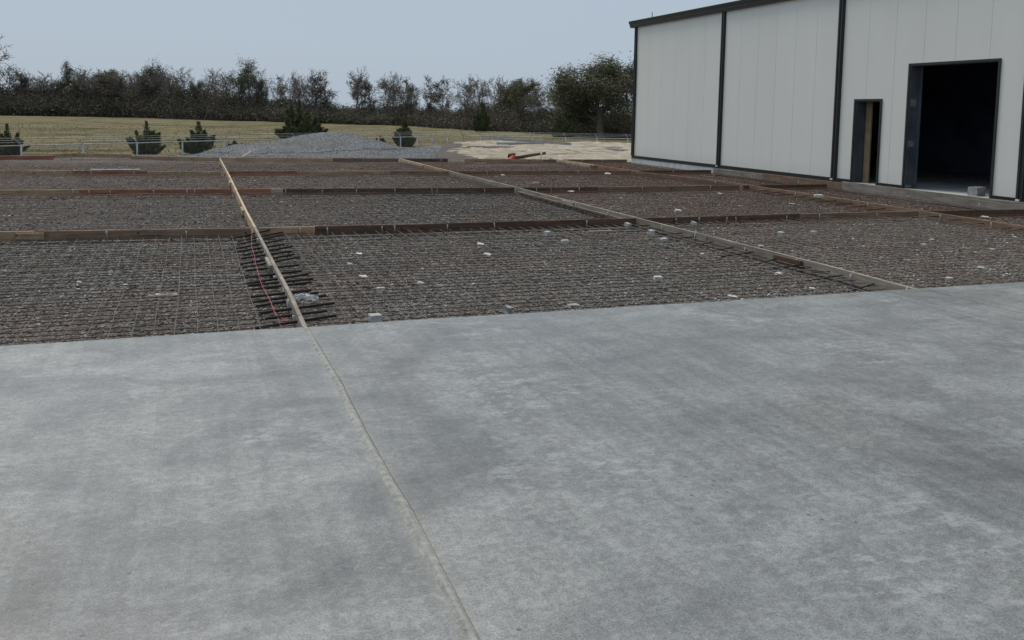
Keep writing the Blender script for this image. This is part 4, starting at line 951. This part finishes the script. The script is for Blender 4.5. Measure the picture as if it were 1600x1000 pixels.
# cedars: sheaves of upright sprays
def cedar_mesh(seed, n_sp, spr, leaves):
    r_ = np.random.default_rng(seed); P_, D_ = [], []; segs = []
    for k_ in range(n_sp):
        az = r_.uniform(0, 2*np.pi); rad = spr*math.sqrt(r_.random()); bx, by = math.cos(az)*rad*.5, math.sin(az)*rad*.5
        hgt = (1.0-.5*(rad/spr)**1.3)*r_.uniform(.35, 1.0)
        if k_ == 0: hgt = 1.0; rad = .05; bx = by = 0
        tip = np.array([bx*(1.5+.6*r_.random()), by*(1.5+.6*r_.random()), hgt]); b0 = np.array([bx*.5, by*.5, 0.0]); segs.append((tuple(b0), tuple(tip), .012, .003))
        m = int(leaves/n_sp); t = r_.uniform(.04, 1, m)**.8; c = b0+(tip-b0)*t[:, None]
        w = .16*(1-t)**.8*r_.uniform(.5, 1.2)+.016; dirs = r_.normal(size=(m, 3)); dirs[:, 2] = 0; dirs /= np.linalg.norm(dirs, axis=1, keepdims=True)
        P_.append(c+dirs*(w*r_.uniform(.1, 1, m))[:, None]); D_.append(dirs*.55+np.array([0, 0, 1.0])+.45*(tip-b0)+r_.normal(0, .4, (m, 3)))
    P_ = np.concatenate(P_); D_ = np.concatenate(D_); D_ /= np.linalg.norm(D_, axis=1, keepdims=True); n = len(P_)
    e = r_.normal(size=(n, 3)); e -= (e*D_).sum(1, keepdims=True)*D_; e /= np.linalg.norm(e, axis=1, keepdims=True)
    s = r_.uniform(.035, .075, n)[:, None]
    V = np.stack([P_-D_*s*.5, P_+e*s*.22, P_+D_*s, P_-e*s*.22], 1).reshape(-1, 3)
    return fast('foliage', V, np.arange(4*n).reshape(n, 4), MT['cedar']), fast('stem', *seg_mesh(segs, 4), MT['bark'])
CV = [cedar_mesh(1, 22, .42, 9000), cedar_mesh(2, 34, .58, 12000), cedar_mesh(3, 40, .52, 15000), cedar_mesh(4, 26, .46, 10000)]
CED = [(12, 243, 193, 64, 1, 'dark cedar bush cut off by the left picture edge behind the fence'), (230, 243, 189, 64, 1, 'spiky cedar bush behind the fence, second from the left'), (311, 240, 190, 56, 3, 'upright cedar bush behind the fence left of the gravel heap'),
       (468, 222, 158, 80, 2, 'largest dark cedar bush standing behind the gravel heap'), (634, 229, 184, 40, 0, 'narrow cedar bush at the fence right of the gravel heap'), (366, 233, 217, 26, 0, 'low cedar seedling behind the fence at the left foot of the gravel heap'),
       (594, 226, 211, 20, 3, 'small cedar seedling just right of the heap top behind the fence'), (880, 217, 176, 44, 2, 'dark round cedar in front of the oak'), (752, 207, 157, 30, 0, 'slim dark cedar in the brush left of the oak')]
for (u, vb, vt, w, k, lab) in CED:
    p = g(u, vb, LOW); dep = -((p-Vector((0, 0, CAM_H))).dot(BACK)); Ht = (vb-vt)*dep/1400; ww = w*dep/1400
    t = thing('cedar_bush', lab, 'bush', (p.x, p.y, LOW-.03), 'cedar bushes in the field'); wid = [1.0, 1.35, 1.22, 1.05][k]
    t.scale = (ww/wid*1.38, ww/wid*1.38, Ht); t.rotation_euler.z = rr.uniform(0, 6)
    link('foliage', CV[k][0], t); link('stem', CV[k][1], t)

# dry grass tufts
n = 14000; u = rng.uniform(-60, 1000, n); tt = rng.random(n)**1.6
gp = []
vv = 184+ (246-184)*tt
for a, b_ in zip(u, vv):
    p = g(a, b_, LOW)
    if p.y < float(pad_edge(np.array(p.x)))+3.5 or p.y > 170: continue
    gp.append((p.x, p.y))
gp = np.array(gp); m = len(gp); z = field_z(gp[:, 0], gp[:, 1]); pz = pad_z(gp[:, 0], gp[:, 1]); z = np.where((gp[:, 1] < 69), np.maximum(z, pz), z)
dist = np.hypot(gp[:, 0], gp[:, 1]); hgt = rng.uniform(.03, .12, m); wid = .02+.0006*dist*rng.uniform(.5, 1.3, m)
a = rng.uniform(0, np.pi, m); dxy = np.stack([np.cos(a), np.sin(a)], -1)*wid[:, None]
lean = rng.normal(0, .08, (m, 2))
V = np.stack([np.concatenate([gp-dxy, z[:, None]-.02], 1), np.concatenate([gp+dxy, z[:, None]-.02], 1), np.concatenate([gp+lean, (z+hgt)[:, None]], 1)], 1).reshape(-1, 3)
link('dry_grass', fast('dry_grass', V, np.arange(3*m).reshape(m, 3), MT['grass']), kind='stuff', label='dry tan grass tufts in the field behind the fence', category='grass')

S.cycles.max_bounces = 6
